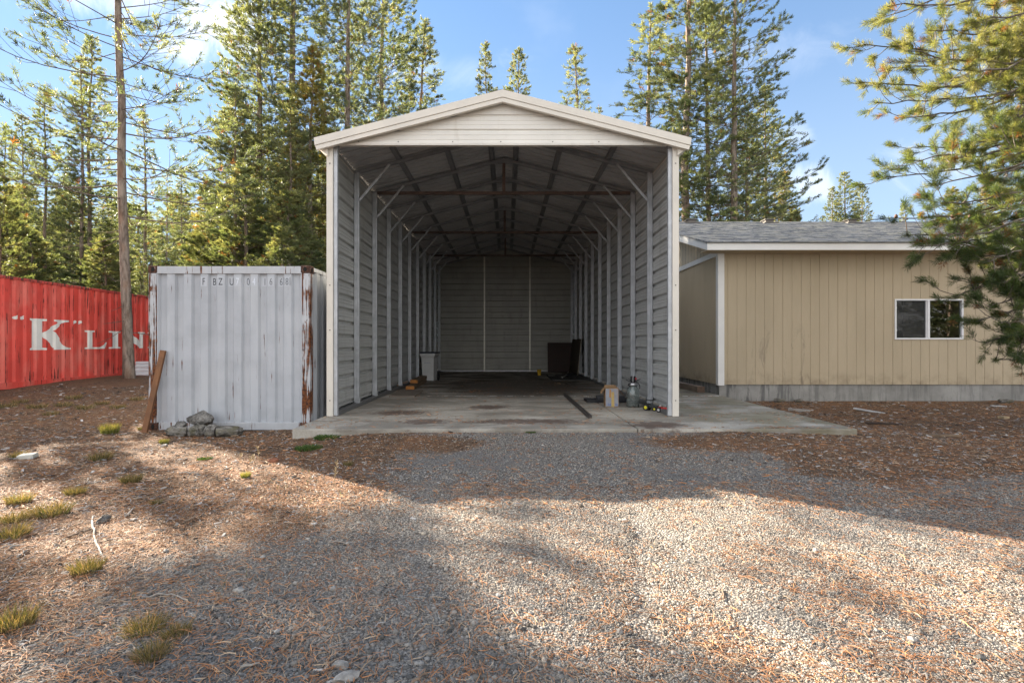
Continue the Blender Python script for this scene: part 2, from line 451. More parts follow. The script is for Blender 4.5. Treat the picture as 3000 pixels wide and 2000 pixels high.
# ------------------------------------------------------------------ the concrete pad
def build_pad():
    m, g = material('concrete_pad_mat')
    v = g.co(); x, y, z = g.xyz(v)
    n = g.noise(v, 1.1, 6, .65); f = g.noise(v, 40, 4, .7)
    base = g.mix(g.ramp(n, .3, .7), (.29, .268, .225), (.46, .43, .375))
    base = g.mix(g.ramp(f, .35, .7, 0, .35), base, (.21, .19, .16))
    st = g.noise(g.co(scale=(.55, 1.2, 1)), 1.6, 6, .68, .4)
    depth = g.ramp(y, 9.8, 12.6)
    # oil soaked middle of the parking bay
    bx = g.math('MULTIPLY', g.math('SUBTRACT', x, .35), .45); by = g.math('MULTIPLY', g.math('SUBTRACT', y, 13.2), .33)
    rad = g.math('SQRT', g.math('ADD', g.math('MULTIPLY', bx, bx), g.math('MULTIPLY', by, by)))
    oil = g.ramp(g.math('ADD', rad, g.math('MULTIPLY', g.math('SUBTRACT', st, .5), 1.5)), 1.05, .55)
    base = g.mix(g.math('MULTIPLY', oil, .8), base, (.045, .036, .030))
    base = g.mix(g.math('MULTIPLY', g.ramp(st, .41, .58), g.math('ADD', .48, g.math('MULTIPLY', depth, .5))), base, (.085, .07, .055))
    # rust brown needle dust patches near the front
    for px, py, sx, sy in ((-1.75, 8.2, 1.7, 2.6), (-.35, 8.9, 2.2, 2.6), (.25, 7.3, .9, 3.5), (2.1, 7.0, 2.0, 2.5), (-1.2, 7.3, 2.2, 3)):
        ax = g.math('MULTIPLY', g.math('SUBTRACT', x, px), sx); ay = g.math('MULTIPLY', g.math('SUBTRACT', y, py), sy)
        rr = g.math('SQRT', g.math('ADD', g.math('MULTIPLY', ax, ax), g.math('MULTIPLY', ay, ay)))
        k = g.ramp(g.math('ADD', rr, g.math('MULTIPLY', g.math('SUBTRACT', g.noise(v, 7, 6, .75), .5), 2.2)), 1.0, .45)
        base = g.mix(g.math('MULTIPLY', k, .78), base, (.075, .042, .030))
    # scattered litter lines
    li = g.noise(g.co(scale=(5, 26, 1)), 1.0, 6, .75, .6)
    base = g.mix(g.ramp(li, .60, .68, 0, .7), base, (.10, .055, .032))
    # greenish damp edge along the right strip
    gr = g.math('MULTIPLY', g.ramp(x, 2.4, 3.0), g.ramp(g.noise(v, 1.7, 4), .42, .6))
    base = g.mix(g.math('MULTIPLY', gr, .55), base, (.16, .14, .075))
    # white flecks along the cross joint
    jy = g.ramp(g.math('ABSOLUTE', g.math('SUBTRACT', y, 10.78)), .03, .012)
    base = g.mix(g.math('MULTIPLY', jy, g.ramp(g.noise(g.co(scale=(4, 1, 1)), 1.6, 5, .8), .5, .54)), base, (.62, .60, .56))
    finish(g, base, g.ramp(oil, 0, 1, .82, .5), 0, g.bump(g.math('ADD', f, g.math('MULTIPLY', n, 2)), .35, .008), .3)
    mb = MB()
    for x0, x1 in ((-2.88, 1.743), (1.755, 4.69)):
        for y0, y1 in ((6.66, 10.744), (10.756, 20.6)):
            if x0 > 1 and y0 > 8: y1 = 20.4
            mb.box(x0, x1, y0, y1, -.25, .15, .018)
    o = mb.build('concrete_slab', m); tag(o, kind='structure')

# ------------------------------------------------------------------ the open steel carport
def build_carport():
    cx, y0, z0 = -.07, 7.82, .15
    T = thing('carport', 'tall open fronted metal carport with beige gable standing on the concrete slab', 'carport', (cx, y0, z0))
    beige = m_paint('beige_trim_mat', (.66, .62, .55), .45, .05, 2)
    gable = m_paint('gable_panel_mat', (.70, .68, .63), .42, .05, 2, dirt=(.55, .51, .44))
    panel = m_paint('wall_panel_mat', (.42, .425, .415), .42, .09, 1.5, dirt=(.24, .235, .21))
    roofm = m_paint('roof_panel_mat', (.47, .47, .475), .38, .1, 1.5, metal=.25)
    galv = m_paint('galvanised_mat', (.44, .455, .475), .42, .16, 7, metal=.35, grain=(60, 60, 2))
    dgalv = m_paint('dull_galvanised_mat', (.22, .225, .235), .5, .15, 6, metal=.2)
    rusty = m_paint('rusty_steel_mat', (.11, .075, .062), .75, .3, 9, dirt=(.06, .04, .033))
    screw = m_paint('screw_mat', (.12, .11, .10), .5)
    dkr = m_paint('dark_rail_mat', (.13, .13, .13), .6)
    L, W, S = 12.2, 2.61, .2555
    Rz = lambda x: 4.995-S*abs(x)                    # underside of the roof sheet (local z)
    # wall sheets, ribs run lengthwise
    def rib(z_a, z_b, pitch=.2286, deep=.042):
        out = []; z = z_a
        while z < z_b-.01:
            for dz, d in ((0, 0), (.010, deep), (.050, deep), (.072, 0), (.118, 0), (.122, .006), (.134, .006), (.138, 0), (.172, 0), (.176, .006), (.188, .006), (.192, 0)):
                if z+dz <= z_b: out.append((z+dz, d))
            z += pitch
        out.append((z_b, 0)); return out
    for s in (-1, 1):
        pr = rib(.09, 4.285)
        A = [(s*(2.712+d), .03, z) for z, d in pr]; B = [(s*(2.712+d), L+.03, z) for z, d in pr]
        o = MB().strip(A, B).build('wall', panel, T)
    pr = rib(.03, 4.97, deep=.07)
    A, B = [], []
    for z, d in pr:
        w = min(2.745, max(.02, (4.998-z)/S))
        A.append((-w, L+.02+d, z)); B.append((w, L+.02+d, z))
    MB().strip(A, B).build('back_wall', m_paint('shaded_back_panel_mat', (.34, .335, .30), .45, .09, 1.5, dirt=(.2, .195, .17)), T)  # shade at the far end put into a darker panel colour
    for s in (-1, 1):
        a, b = sorted((s*2.70, s*2.75)); MB().box(a, b, L+.056, L+.075, .02, 4.30).build('corner_trim', beige, T)
    # roof sheets, ribs run from ridge to eave
    for s in (-1, 1):
        pr = [(-.12, 0)]; yy = 0.0
        while yy < L+.1:
            pr += [(yy, 0), (yy+.028, .042), (yy+.05, .042), (yy+.056, 0), (yy+.12, 0), (yy+.126, .009), (yy+.134, .009), (yy+.137, 0)]; yy += .2286
        pr.append((L+.15, 0))
        A = [(0, y, 4.999+d) for y, d in pr]; B = [(s*2.90, y, 4.999-S*2.90+d) for y, d in pr]
        MB().strip(A, B).build('roof', roofm, T)
    mb = MB()
    mb.prism([(-.16, 5.018), (0, 5.056), (.16, 5.018), (.16, 5.003), (0, 5.040), (-.16, 5.003)], -.155, L+.2)
    mb.build('ridge_cap', m_paint('ridge_cap_mat', (.09, .075, .065), .6), T)
    # gable
    pr = [(.0, 0), (.006, -.012), (.05, -.012), (.056, 0), (.11, 0)]
    zs = [(4.245, -.014), (4.255, -.02), (4.284, -.02), (4.290, 0)]
    z = 4.315
    for k in range(4):
        zs += [(z, 0), (z+.004, .005), (z+.012, .005), (z+.016, 0), (z+.07, 0), (z+.074, .005), (z+.082, .005), (z+.086, 0), (z+.135, 0), (z+.15, .022), (z+.168, .022), (z+.18, 0)]
        z += .2286
    A, B = [], []
    for z, d in zs:
        if z > 4.94: break
        w = min(2.72, (4.975-z)/S)
        A.append((-w, -.03+d, z)); B.append((w, -.03+d, z))
    mb = MB().strip(A, B); mb.box(-2.66, 2.66, -.048, .02, 4.236, 4.247)
    mb.build('gable', gable, T)
    for x in (-2.25, -1.63, -.78, -.03, .78, 1.5, 2.2):
        MB().lathe([(.0, -.006), (.009, -.004), (.009, 0.0), (0, .001)], 8, (x, -.052, 4.285), 'y').build('screw', screw, T)
    # rake trim, two folds
    for s in (-1, 1):
        mb = MB()
        e, zr = 2.905, 5.045; ze = zr-S*e
        mb.prism([(s*e, ze), (0, zr), (0, zr-.113), (s*(e-.01), ze-.113)], -.165, -.12)
        mb.prism([(s*(e-.012), ze-.1135), (0, zr-.1135), (0, zr-.125), (s*(e-.012), ze-.125)], -.150, -.11)
        mb.prism([(s*(e-.02), ze-.125), (0, zr-.1255), (0, zr-.185), (s*(e-.035), ze-.180)], -.158, -.10)
        mb.build('rake_trim', beige, T)
        mb = MB().prism([(s*2.885, 4.22-.035), (s*2.72, 4.235), (s*2.72, 4.06)], -.09, L); mb.build('soffit', beige, T)
        # corner trim and the front leg
        mb = MB(); a, b = sorted((s*2.755, s*2.655))
        mb.box(a, b, -.045, .06, 0.002, 4.235, .006)
        mb.bar((s*2.757, .0, .0), (s*2.757, .0, 4.22), .012, .09)
        mb.build('corner_trim', beige, T)
        for zz in (.25, 1.35, 2.05, 3.95):
            MB().lathe([(.0, -.006), (.010, -.004), (.010, 0.0), (0, .001)], 8, (s*2.70, -.047, zz), 'y').build('screw', screw, T)
        a, b = sorted((s*2.653, s*2.592))
        MB().box(a, b, -.02, .05, .004, 4.235, .008).build('leg', galv, T)
        a, b = sorted((s*2.70, s*2.60))
        MB().box(a, b, .03, L-.02, .0, .062, .004).build('base_rail', dkr, T)
    # the bows
    for k in range(11):
        y = k*1.2192+(0 if k else .02)
        if k == 10: y -= .06
        if k:
            for s in (-1, 1):
                mb = MB(); a, b = sorted((s*2.61, s*2.66)); mb.box(a, b, y-.032, y+.032, .064, 4.235, .008)
                a, b = sorted((s*2.6602, s*2.706)); mb.box(a, b, y-.028, y+.028, .064, 4.235, .008)
                a, b = sorted((s*2.60, s*2.67)); mb.box(a, b, y-.037, y+.037, .06, .16, .003)
                mb.build('leg', galv, T)
        mb = MB()
        for s in (-1, 1):
            mb.bar((s*.0, y, Rz(0)-.072), (s*2.69, y, Rz(2.69)-.072), .06, .06, .006)
        if 0 < k < 10:
            mb.box(-.30, .30, y-.034, y+.034, Rz(0)-.155, Rz(0)-.125, .004)
            mb.prism([(-.11, Rz(0)-.125), (.11, Rz(0)-.125), (.0, Rz(0)-.09)], y-.034, y+.034)
        mb.build('rafter', dgalv, T)
        if 0 < k < 10:
            for s in (-1, 1):
                MB().bar((s*2.60, y-.045, 3.72), (s*2.05, y-.045, Rz(2.05)-.10), .042, .042, .005, up=(0, 1, 0)).build('knee_brace', galv, T)
        if k in (2, 5, 8):
            MB().box(-2.60, 2.60, y-.05, y+.01, 4.195, 4.255, .005).build('tie_beam', rusty, T)
            MB().box(-.032, .032, y-.045, y+.005, 4.2552, Rz(0)-.157, .004).build('king_post', rusty, T)
    for x in (-1.90, -1.04, -.24, .24, 1.04, 1.90):
        s = 1 if x > 0 else -1; zt = Rz(x)
        for dx in (0,):
            mb = MB(); c = np.array
            q = [(x-.055, zt-.004+S*.055*s), (x-.035, zt-.006+S*.035*s), (x-.028, zt-.038+S*.028*s), (x+.028, zt-.038-S*.028*s), (x+.035, zt-.006-S*.035*s), (x+.055, zt-.004-S*.055*s)]
            mb.prism(q, -.05, L-.05); mb.build('purlin', dgalv, T)
    stud = m_paint('bright_stud_mat', (.68, .66, .58), .4, .1, 5, metal=.2)
    for x in (-.85, .98):
        MB().box(x-.028, x+.028, L-.085, L+.0, .02, Rz(x)-.11, .005).build('wall_stud', stud, T)
    MB().box(-2.6, 2.6, L-.08, L-.01, .0, .05, .004).build('base_rail', galv, T)
# ------------------------------------------------------------------ shipping containers
def corr_profile(length, pitch=.2545, deep=.036, start=0.0, ph=0.0):
    """(position, depth): depth 0 = proud"""
    out = [(0.0, 0.0)]; s = start
    while s < length-.02:
        for ds, d in ((.0, 0), (.115, 0), (.142, deep), (.228, deep), (pitch, 0)):
            p = s+ds
            if 0 < p < length-.005 and p > out[-1][0]+1e-4: out.append((p, d))
        s += pitch
    out.append((length, out[-1][1])); return out
def depth_at(prof, s):
    for (a, d), (b, e) in zip(prof[:-1], prof[1:]):
        if a <= s <= b: return d+(e-d)*(s-a)/max(b-a, 1e-6)
    return prof[-1][1]

def casting(T, x, y, z, mat, sx, sy):
    """corner fitting 0.16 wide with oval hand holes facing front and side"""
    w, dy, h = .15, .16, .115
    ob = MB().box(min(x, x+sx*w), max(x, x+sx*w), min(y, y+sy*dy), max(y, y+sy*dy), z, z+h, .008).build('corner_casting', mat, T)
    cxx, czz = x+sx*w*.5, z+h*.5
    for ax in ('y', 'x'):
        ho = MB().lathe([(.0, -.002), (.036, -.002), (.036, .006), (.0, .006)], 18, (0, 0, 0), ax); hv = ho.v[0]
        hv[:, 2] = hv[:, 2]*1.05+czz
        if ax == 'y': hv[:, 0] = hv[:, 0]*.72+cxx; hv[:, 1] += y-sy*.001
        else: hv[:, 1] = hv[:, 1]*.72+y+sy*dy*.5; hv[:, 0] += x-sx*.003
        ho.build('hand_hole', MATS['black'], ob)
    return ob

MATS = {}
def char_mesh(ch, h, wx):
    cu = bpy.data.curves.new('glyph', 'FONT'); cu.body = ch; cu.size = h/.70; cu.resolution_u = 4
    ob = bpy.data.objects.new('glyph', cu); COL.objects.link(ob)
    dg = bpy.context.evaluated_depsgraph_get(); me = bpy.data.meshes.new_from_object(ob.evaluated_get(dg))
    COL.objects.unlink(ob); bpy.data.objects.remove(ob)
    bm = bmesh.new(); bm.from_mesh(me); bpy.data.meshes.remove(me)
    for v in bm.verts: v.co.x *= wx
    return bm
def bend(bm, cuts, f):
    """cut a flat lettering mesh at the fold lines and lay it onto the folded sheet"""
    for c in cuts:
        bmesh.ops.bisect_plane(bm, geom=bm.verts[:]+bm.edges[:]+bm.faces[:], plane_co=(c, 0, 0), plane_no=(1, 0, 0))
    bm.verts.index_update()
    V = [f(v.co.x, v.co.y) for v in bm.verts]; Fc = [tuple(q.index for q in fa.verts) for fa in bm.faces]
    bm.free(); return V, Fc

def build_grey_container():
    w, h, l = 2.476, 2.515, 6.06
    T = thing('shipping_container', 'pale grey shipping container with rusty corner posts, end on beside the carport', 'container', (-5.487, 7.60, -.035))
    c = (.40, .42, .45)
    body = m_rusty('grey_container_mat', c, -.06, spots=.685, fade=(.455, .475, .50))
    post = m_rusty('rusty_post_mat', (.44, .455, .475), 1.0, spots=.58)
    cast = m_rusty('rusty_casting_mat', (.30, .22, .19), 1.3, spots=.42, rust=((.10, .045, .028), (.045, .022, .016)))
    rail = m_rusty('grey_rail_mat', (.43, .445, .465), .26, spots=.64)
    MATS['black'] = m_paint('black_hole_mat', (.012, .011, .010), .9)
    hdr, sill, pw = .105, .12, .13
    prof = corr_profile(w-2*pw, .2549, .036, -.0987)
    A = [(pw+s, .012+d, sill) for s, d in prof]; B = [(pw+s, .012+d, h-hdr) for s, d in prof]
    MB().strip(A, B).build('end_panel', body, T)
    MB().box(pw, w-pw, .0, .07, h-hdr-.02, h-.012, .006).build('top_rail', rail, T)
    MB().box(pw+.03, w-pw-.03, .004, .09, .004, sill, .006).build('bottom_rail', rail, T)
    for s in (0, 1):
        a, b = (0, pw) if s == 0 else (w-pw, w)
        MB().box(a+.003, b-.003, .006, .13, .1, h-.116, .008).build('corner_post', post, T)
        MB().box(a+.003, b-.003, l-.13, l-.006, .1, h-.116, .008).build('corner_post', post, T)
        for z in (0, h-.115):
            casting(T, 0 if s == 0 else w, 0, z, cast, 1 if s == 0 else -1, 1)
            casting(T, 0 if s == 0 else w, l, z, cast, 1 if s == 0 else -1, -1)
        x = .0 if s == 0 else w; q = 1 if s == 0 else -1
        pf = corr_profile(l-.26, .2785, .036, -.1)
        A = [(x+q*(.012+d), .13+p, .12) for p, d in pf]; B = [(x+q*(.012+d), .13+p, h-.075) for p, d in pf]
        MB().strip(A, B).build('side_panel', body, T)
        a, b = sorted((x+q*.004, x+q*.06))
        MB().box(a, b, .16, l-.16, h-.075, h-.012, .005).build('top_rail', rail, T)
        MB().box(a, b, .16, l-.16, .004, .12, .005).build('bottom_rail', rail, T)
    pf = corr_profile(l-.2, .21, .02)
    MB().strip([(.06, .1+p, h-.03-d) for p, d in pf], [(w-.06, .1+p, h-.03-d) for p, d in pf]).build('roof', rail, T)
    # marking
    cuts = [pw+s for s, d in prof]
    dark = m_paint('marking_mat', (.035, .04, .048), .6, .2, 30)
    grey = m_paint('worn_marking_mat', (.15, .16, .175), .7, .3, 30)
    pale = m_paint('pale_marking_mat', (.66, .70, .76), .6, .05, 20)
    patch = m_paint('marking_patch_mat', (.46, .485, .52), .6, .04, 20)
    fl = lambda off: (lambda X, Z: (X, .012+depth_at(prof, X-pw)-off, Z))
    k = 7.60/F
    for ch, u, mat in (('F', 596, dark), ('B', 624, dark), ('Z', 645, dark), ('U', 674, dark), ('7', 695, pale), ('0', 723, grey), ('4', 743, pale), ('1', 772, grey), ('6', 793, grey), ('6', 820, grey), ('8', 840, grey)):
        X = (u-U0)*k+5.487; Zc = CZ+(V0-824)*k+.035
        bm = char_mesh(ch, .108, .66)
        xs = [v.co.x for v in bm.verts]; ox = (min(xs)+max(xs))/2
        for v in bm.verts: v.co.x += X-ox; v.co.y += Zc-.054
        V, Fc = bend(bm, cuts, fl(.004))
        MB().add(V, Fc).build('lettering', mat, T)
        bm = bmesh.new(); bmesh.ops.create_grid(bm, x_segments=1, y_segments=1, size=.5)
        for v in bm.verts: v.co.x = X+v.co.x*.095; v.co.y = Zc+v.co.y*.145
        V, Fc = bend(bm, cuts, fl(.002)); MB().add(V, Fc).build('marking_patch', patch, T)
        if ch == '8':
            mb = MB()
            for xx in (X-.045, X+.045): mb.box(xx-.003, xx+.003, .012-.005+0*X, .012+.02, Zc-.06, Zc+.06)
            mb.build('marking_frame', grey, T)

def serif_glyphs():
    """the white slab serif letters, in units of letter height, as polygons"""
    K = [[(0, 0), (.50, 0), (.50, .055), (.40, .075), (.40, .42), (.66, .13), (.70, .075), (.74, .055), (.73, 0), (1.30, 0), (1.30, .055), (1.12, .075), (1.04, .13), (.78, .56), (.72, .62), (.96, .86), (1.06, .925), (1.25, .945), (1.25, 1), (.74, 1), (.74, .945), (.82, .925), (.82, .88), (.40, .55), (.40, .925), (.50, .945), (.50, 1), (0, 1), (0, .945), (.10, .925), (.10, .075), (0, .055)]]
    Lx = [[(0, 0), (1.1, 0), (1.22, .36), (1.14, .36), (.98, .14), (.85, .09), (.44, .09), (.44, .9), (.56, .92), (.56, 1), (0, 1), (0, .92), (.14, .9), (.14, .09), (0, .08)]]
    I = [[(0, 0), (.62, 0), (.62, .08), (.47, .1), (.47, .9), (.62, .92), (.62, 1), (0, 1), (0, .92), (.15, .9), (.15, .1), (0, .08)]]
    N = [[(0, 0), (.42, 0), (.42, .08), (.28, .1), (.28, .66), (.92, 0), (1.10, 0), (1.10, .9), (1.22, .92), (1.22, 1), (.8, 1), (.8, .92), (.96, .9), (.96, .38), (.40, 1), (0, 1), (0, .92), (.14, .9), (.14, .1), (0, .08)]]
    E = [[(0, 0), (1.0, 0), (1.08, .34), (1.0, .34), (.86, .12), (.44, .09), (.44, .47), (.68, .47), (.70, .40), (.76, .40), (.76, .63), (.70, .63), (.68, .55), (.44, .55), (.44, .91), (.84, .89), (.96, .72), (1.03, .72), (.98, 1), (0, 1), (0, .92), (.14, .9), (.14, .1), (0, .08)]]
    def comma(fl):
        a = [(.5+.5*math.cos(t), .30+.5*math.sin(t)) for t in np.linspace(-.3, 5.0, 16)] if 0 else None
        pts = []
        for t in np.linspace(math.pi*.5, math.pi*2.2, 14): pts.append((.5+.42*math.cos(t), .36+.42*math.sin(t)))
        pts += [(.88, .80), (.95, 1.02), (.80, .98), (.62, .88)]
        return [pts] if not fl else [[(1-x, .78-y) for x, y in pts]]
    return dict(K=K, L=Lx, I=I, N=N, E=E, o=comma(False), c=comma(True))

def build_red_container():
    w, h, l = 2.44, 2.60, 12.19
    T = thing('shipping_container', 'faded red shipping container with white lettering behind the bare tree trunk', 'container', (-11.19, 8.2, .24), .0699)
    c = (.66, .070, .050)
    body = m_rusty('red_container_mat', c, .22, spots=.67, fade=(.68, .16, .12), rust=((.12, .03, .022), (.06, .02, .016)))
    rail = m_rusty('red_rail_mat', (.50, .07, .055), .6, spots=.62, rust=((.13, .05, .035), (.07, .03, .025)))
    white = m_paint('white_lettering_mat', (.74, .72, .66), .6, .06, 3, dirt=(.55, .42, .38))
    pf = corr_profile(l-.3, .2785, .036, -.1)
    for x, q in ((0, -1), (-w, 1)):
        A = [(x+q*(.014+d), .15+p, .15) for p, d in pf]; B = [(x+q*(.014+d), .15+p, h-.07) for p, d in pf]
        MB().strip(A, B).build('side_panel', body, T)
        a, b = sorted((x+q*.002, x+q*.07))
        MB().box(a, b, .16, l-.16, h-.075, h-.01, .006).build('top_rail', rail, T)
        MB().box(a, b, .16, l-.16, .0, .148, .006).build('bottom_rail', body if q < 0 else rail, T)
        for y in (0, l-.14):
            a, b = sorted((x, x+q*.14)); MB().box(a, b, y, y+.14, .115, h-.115, .008).build('corner_post', rail, T)
            for z in (0, h-.115): MB().box(min(x, x+q*.16), max(x, x+q*.16), y, y+.14, z, z+.1148, .008).build('corner_casting', rail, T)
    for y in (.03, l-.03):
        pe = corr_profile(w-.28, .25, .03)
        MB().strip([(-.14-p, y+(d if y < 1 else -d), .12) for p, d in pe], [(-.14-p, y+(d if y < 1 else -d), h-.1) for p, d in pe]).build('end_panel', body, T)
        MB().box(-w+.14, -.14, y-.02, y+.02, h-.1, h-.012, .004).build('top_rail', rail, T)
    pr = corr_profile(l-.2, .21, .02)
    MB().strip([(-.06, .1+p, h-.025-d) for p, d in pr], [(-w+.06, .1+p, h-.025-d) for p, d in pr]).build('roof', rail, T)
    G = serif_glyphs(); cuts = [.15+p for p, d in pf]
    sy = lambda y: (y-8.2)*1.00245
    def place(gl, ya, yb, za, zb):
        for poly in G[gl]:
            xs = [p[0] for p in poly]; ys = [p[1] for p in poly]
            bm = bmesh.new()
            vs = [bm.verts.new((sy(ya+(yb-ya)*(px-min(xs))/(max(xs)-min(xs))), za-.24+(zb-za)*(py-min(ys))/(max(ys)-min(ys)), 0)) for px, py in poly]
            bm.faces.new(vs).normal_update(); bmesh.ops.triangulate(bm, faces=bm.faces[:])
            V, Fc = bend(bm, cuts, lambda s, z: (-(.014+depth_at(pf, s-.15))+.003, s, z))
            MB().add(V, Fc).build('lettering', white, T)
    place('K', 11.95, 13.21, 1.125, 1.89)
    for a, b in ((11.53, 11.64), (11.72, 11.83)): place('o', a, b, 1.845, 1.945)
    for a, b in ((13.25, 13.36), (13.46, 13.55)): place('c', a, b, 1.80, 1.90)
    place('L', 13.68, 14.47, 1.13, 1.645); place('I', 14.59, 15.04, 1.13, 1.645)
    place('N', 15.16, 16.15, 1.13, 1.645); place('E', 16.3, 17.1, 1.13, 1.645)

# ------------------------------------------------------------------ the house on the right
def build_house():
    X0, Y0 = 4.74, 11.15
    T = thing('house', 'single storey tan house with vertical board siding and grey shingle roof', 'house', (X0, Y0, 0))
    m, g = material('tan_siding_mat')
    v = g.co(); n = g.noise(g.co(scale=(1, 1, .3)), 1.2, 5, .6); gr = g.noise(g.co(scale=(90, 90, 3)), 1.0, 4, .6)
    base = g.mix(g.ramp(n, .3, .7), (.462, .380, .266), (.522, .431, .305))
    base = g.mix(g.ramp(gr, .4, .7, 0, .25), base, (.40, .33, .22))
    x, y, z = g.xyz(v)
    sc = g.noise(g.co(scale=(3.5, 3.5, .9)), 1.3, 6, .7, .8)        # a few scuffs low on the wall
    reg = g.math('MULTIPLY', g.ramp(g.math('ABSOLUTE', g.math('SUBTRACT', x, 1.55)), 1.2, .2), g.ramp(z, 1.9, .9))
    base = g.mix(g.math('MULTIPLY', g.math('MULTIPLY', g.ramp(sc, .56, .66), reg), .5), base, (.12, .10, .085))
    base = g.mix(g.math('MULTIPLY', g.ramp(z, .75, .38), g.ramp(g.noise(v, 3, 6, .7), .38, .7, 0, .6)), base, (.24, .185, .125))
    finish(g, base, .75, 0, g.bump(gr, .25, .003), .25); tan = m
    white = m_paint('white_trim_mat', (.78, .77, .75), .5, .04, 2)
    cream = m_paint('gable_siding_mat', (.62, .53, .40), .7, .06, 2, grain=(90, 90, 3))
    m, g = material('foundation_mat')
    v = g.co(); n = g.noise(v, 1.6, 6, .65); st = g.noise(g.co(scale=(7, 7, .8)), 1.2, 6, .7, .5); x, y, z = g.xyz(v)
    base = g.mix(g.ramp(n, .3, .7), (.24, .235, .22), (.36, .35, .33))
    base = g.mix(g.math('MULTIPLY', g.ramp(st, .48, .62), g.ramp(x, 3.2, .4, .35, .8)), base, (.10, .10, .10))
    base = g.mix(g.ramp(g.noise(v, 9, 5, .7), .58, .72, 0, .5), base, (.16, .155, .15))
    finish(g, base, .9, 0, g.bump(g.noise(v, 25, 5), .3, .01), .2); fnd = m
    WL, DP, zb, zt = 15.0, 12.0, .367, 3.31
    wx0, wx1, wz0, wz1 = 3.94, 5.47, 1.375, 2.28          # the window opening
    pitch = .2055
    def boards(a0, a1, f, hole=None):
        mb = MB(); s = a0; k = 0
        while s < a1-.005:
            e = min(s+pitch, a1); gw = .007 if k % 6 else .010
            segs = []
            for p, q, dp in ((s, e-gw, 0.0), (e-gw, e, .010)):
                cut = sorted({p, q} | ({h for h in hole[:2] if p < h < q} if hole else set()))
                segs += [(a, b, dp) for a, b in zip(cut[:-1], cut[1:])]
            for p, q, dp in segs:
                rng = [(zb, zt)]
                if hole and q > hole[0]+1e-4 and p < hole[1]-1e-4: rng = [(zb, hole[2]), (hole[3], zt)]
                for za, zc in rng:
                    mb.add([f(p, dp, za), f(q, dp, za), f(q, dp, zc), f(p, dp, zc)], [(0, 1, 2, 3)])
                    if dp:
                        mb.add([f(p, 0, za), f(p, dp, za), f(p, dp, zc), f(p, 0, zc), f(q, 0, za), f(q, dp, za), f(q, dp, zc), f(q, 0, zc)], [(0, 1, 2, 3), (4, 7, 6, 5)])
            s = e; k += 1
        return mb
    boards(0.0, WL, lambda a, d, z: (a, d, z), (wx0, wx1, wz0, wz1)).build('wall', tan, T)
    boards(0.0, DP, lambda a, d, z: (d, a, z)).build('wall', tan, T)
    MB().box(.02, WL, .025, .2, -.3, zb-.003, .004).build('foundation', fnd, T)
    MB().box(.025, .2, .201, DP, -.3, zb-.003, .004).build('foundation', fnd, T)
    MB().box(0, WL, DP, DP+.1, -.2, zt+.2).build('wall', tan, T); MB().box(WL+.001, WL+.1, 0, DP-.001, -.2, zt+.2).build('wall', tan, T)
    # inside of the room behind the window, dark
    room = m_paint('dark_room_mat', (.02, .02, .02), .9)
    mb = MB(); mb.box(wx0-.4, wx1+.4, 2.2, 2.25, .4, 3.0); mb.box(wx0-.45, wx0-.4, .06, 2.2, .4, 3.0); mb.box(wx1+.4, wx1+.45, .06, 2.2, .4, 3.0); mb.box(wx0-.4, wx1+.4, .06, 2.2, .35, .4); mb.box(wx0-.4, wx1+.4, .06, 2.2, 3.0, 3.05)
    mb.build('inner_room', room, T)
    mb = MB(); mb.box(-.025, .115, -.024, -.002, zb-.02, zt, .003); mb.box(-.024, -.002, -.0018, .10, zb-.02, zt, .003); mb.build('corner_board', white, T)
    # roof
    S, ov, rk, run = .31, .45, .44, 6.0
    ez = 3.462
    m, g = material('shingle_mat')
    v = g.co(); br = g.n('ShaderNodeTexBrick'); g.put(br.inputs['Vector'], g.co(scale=(1, 1, 1)))
    br.offset = .37; br.inputs['Scale'].default_value = 1.0; br.inputs['Brick Width'].default_value = .31; br.inputs['Row Height'].default_value = .142
    br.inputs['Mortar Size'].default_value = .004; br.inputs['Color1'].default_value = (0, 0, 0, 1); br.inputs['Color2'].default_value = (1, 1, 1, 1); br.inputs['Mortar'].default_value = (.2, .2, .2, 1)
    n1 = g.noise(g.co(scale=(2.6, 12, 12)), 1.0, 5, .7)
    base = g.mix(br.outputs[0], (.12, .13, .15), (.36, .36, .365))
    base = g.mix(g.ramp(n1, .45, .62, 0, .7), base, (.52, .49, .40))
    base = g.mix(g.ramp(g.noise(g.co(scale=(3, 18, 18)), 1.0, 5, .7), .50, .62, 0, .85), base, (.075, .09, .115))
    finish(g, base, .9, 0, g.bump(g.noise(v, 160, 3), .4, .004), .2); shing = m
    prof = []; k = 0; s = 0.0
    while s < run+ov:
        prof += [(s, .010), (min(s+.1415, run+ov), .0)]; s += .142
    A, B = [], []
    for s, d in prof:
        A.append((-rk-.02, -ov-.02+s, ez+S*s+d)); B.append((WL+.5, -ov-.02+s, ez+S*s+d))
    mb = MB().strip(A, B)
    e = run+ov
    mb.add([(-rk-.02, -ov-.02, ez-.012), (WL+.5, -ov-.02, ez-.012), (WL+.5, -ov-.02, ez+.010), (-rk-.02, -ov-.02, ez+.010)], [(0, 1, 2, 3)])
    mb.add([(-rk-.02, -ov-.02, ez-.02), (-rk-.02, -ov-.02, ez+.012), (-rk-.02, run-.02, ez+S*e+.012), (-rk-.02, run-.02, ez+S*e-.02)], [(0, 1, 2, 3)])
    mb.add([(-rk-.02, run-.02, ez+S*e), (WL+.5, run-.02, ez+S*e), (WL+.5, 2*run+ov, ez-.02), (-rk-.02, 2*run+ov, ez-.02)], [(0, 1, 2, 3)])
    rf = mb.build('roof', shing, T)
    mb = MB()
    mb.box(-rk, WL+.4, -ov, -ov+.022, ez-.168, ez-.014, .003); mb.build('fascia', white, T)
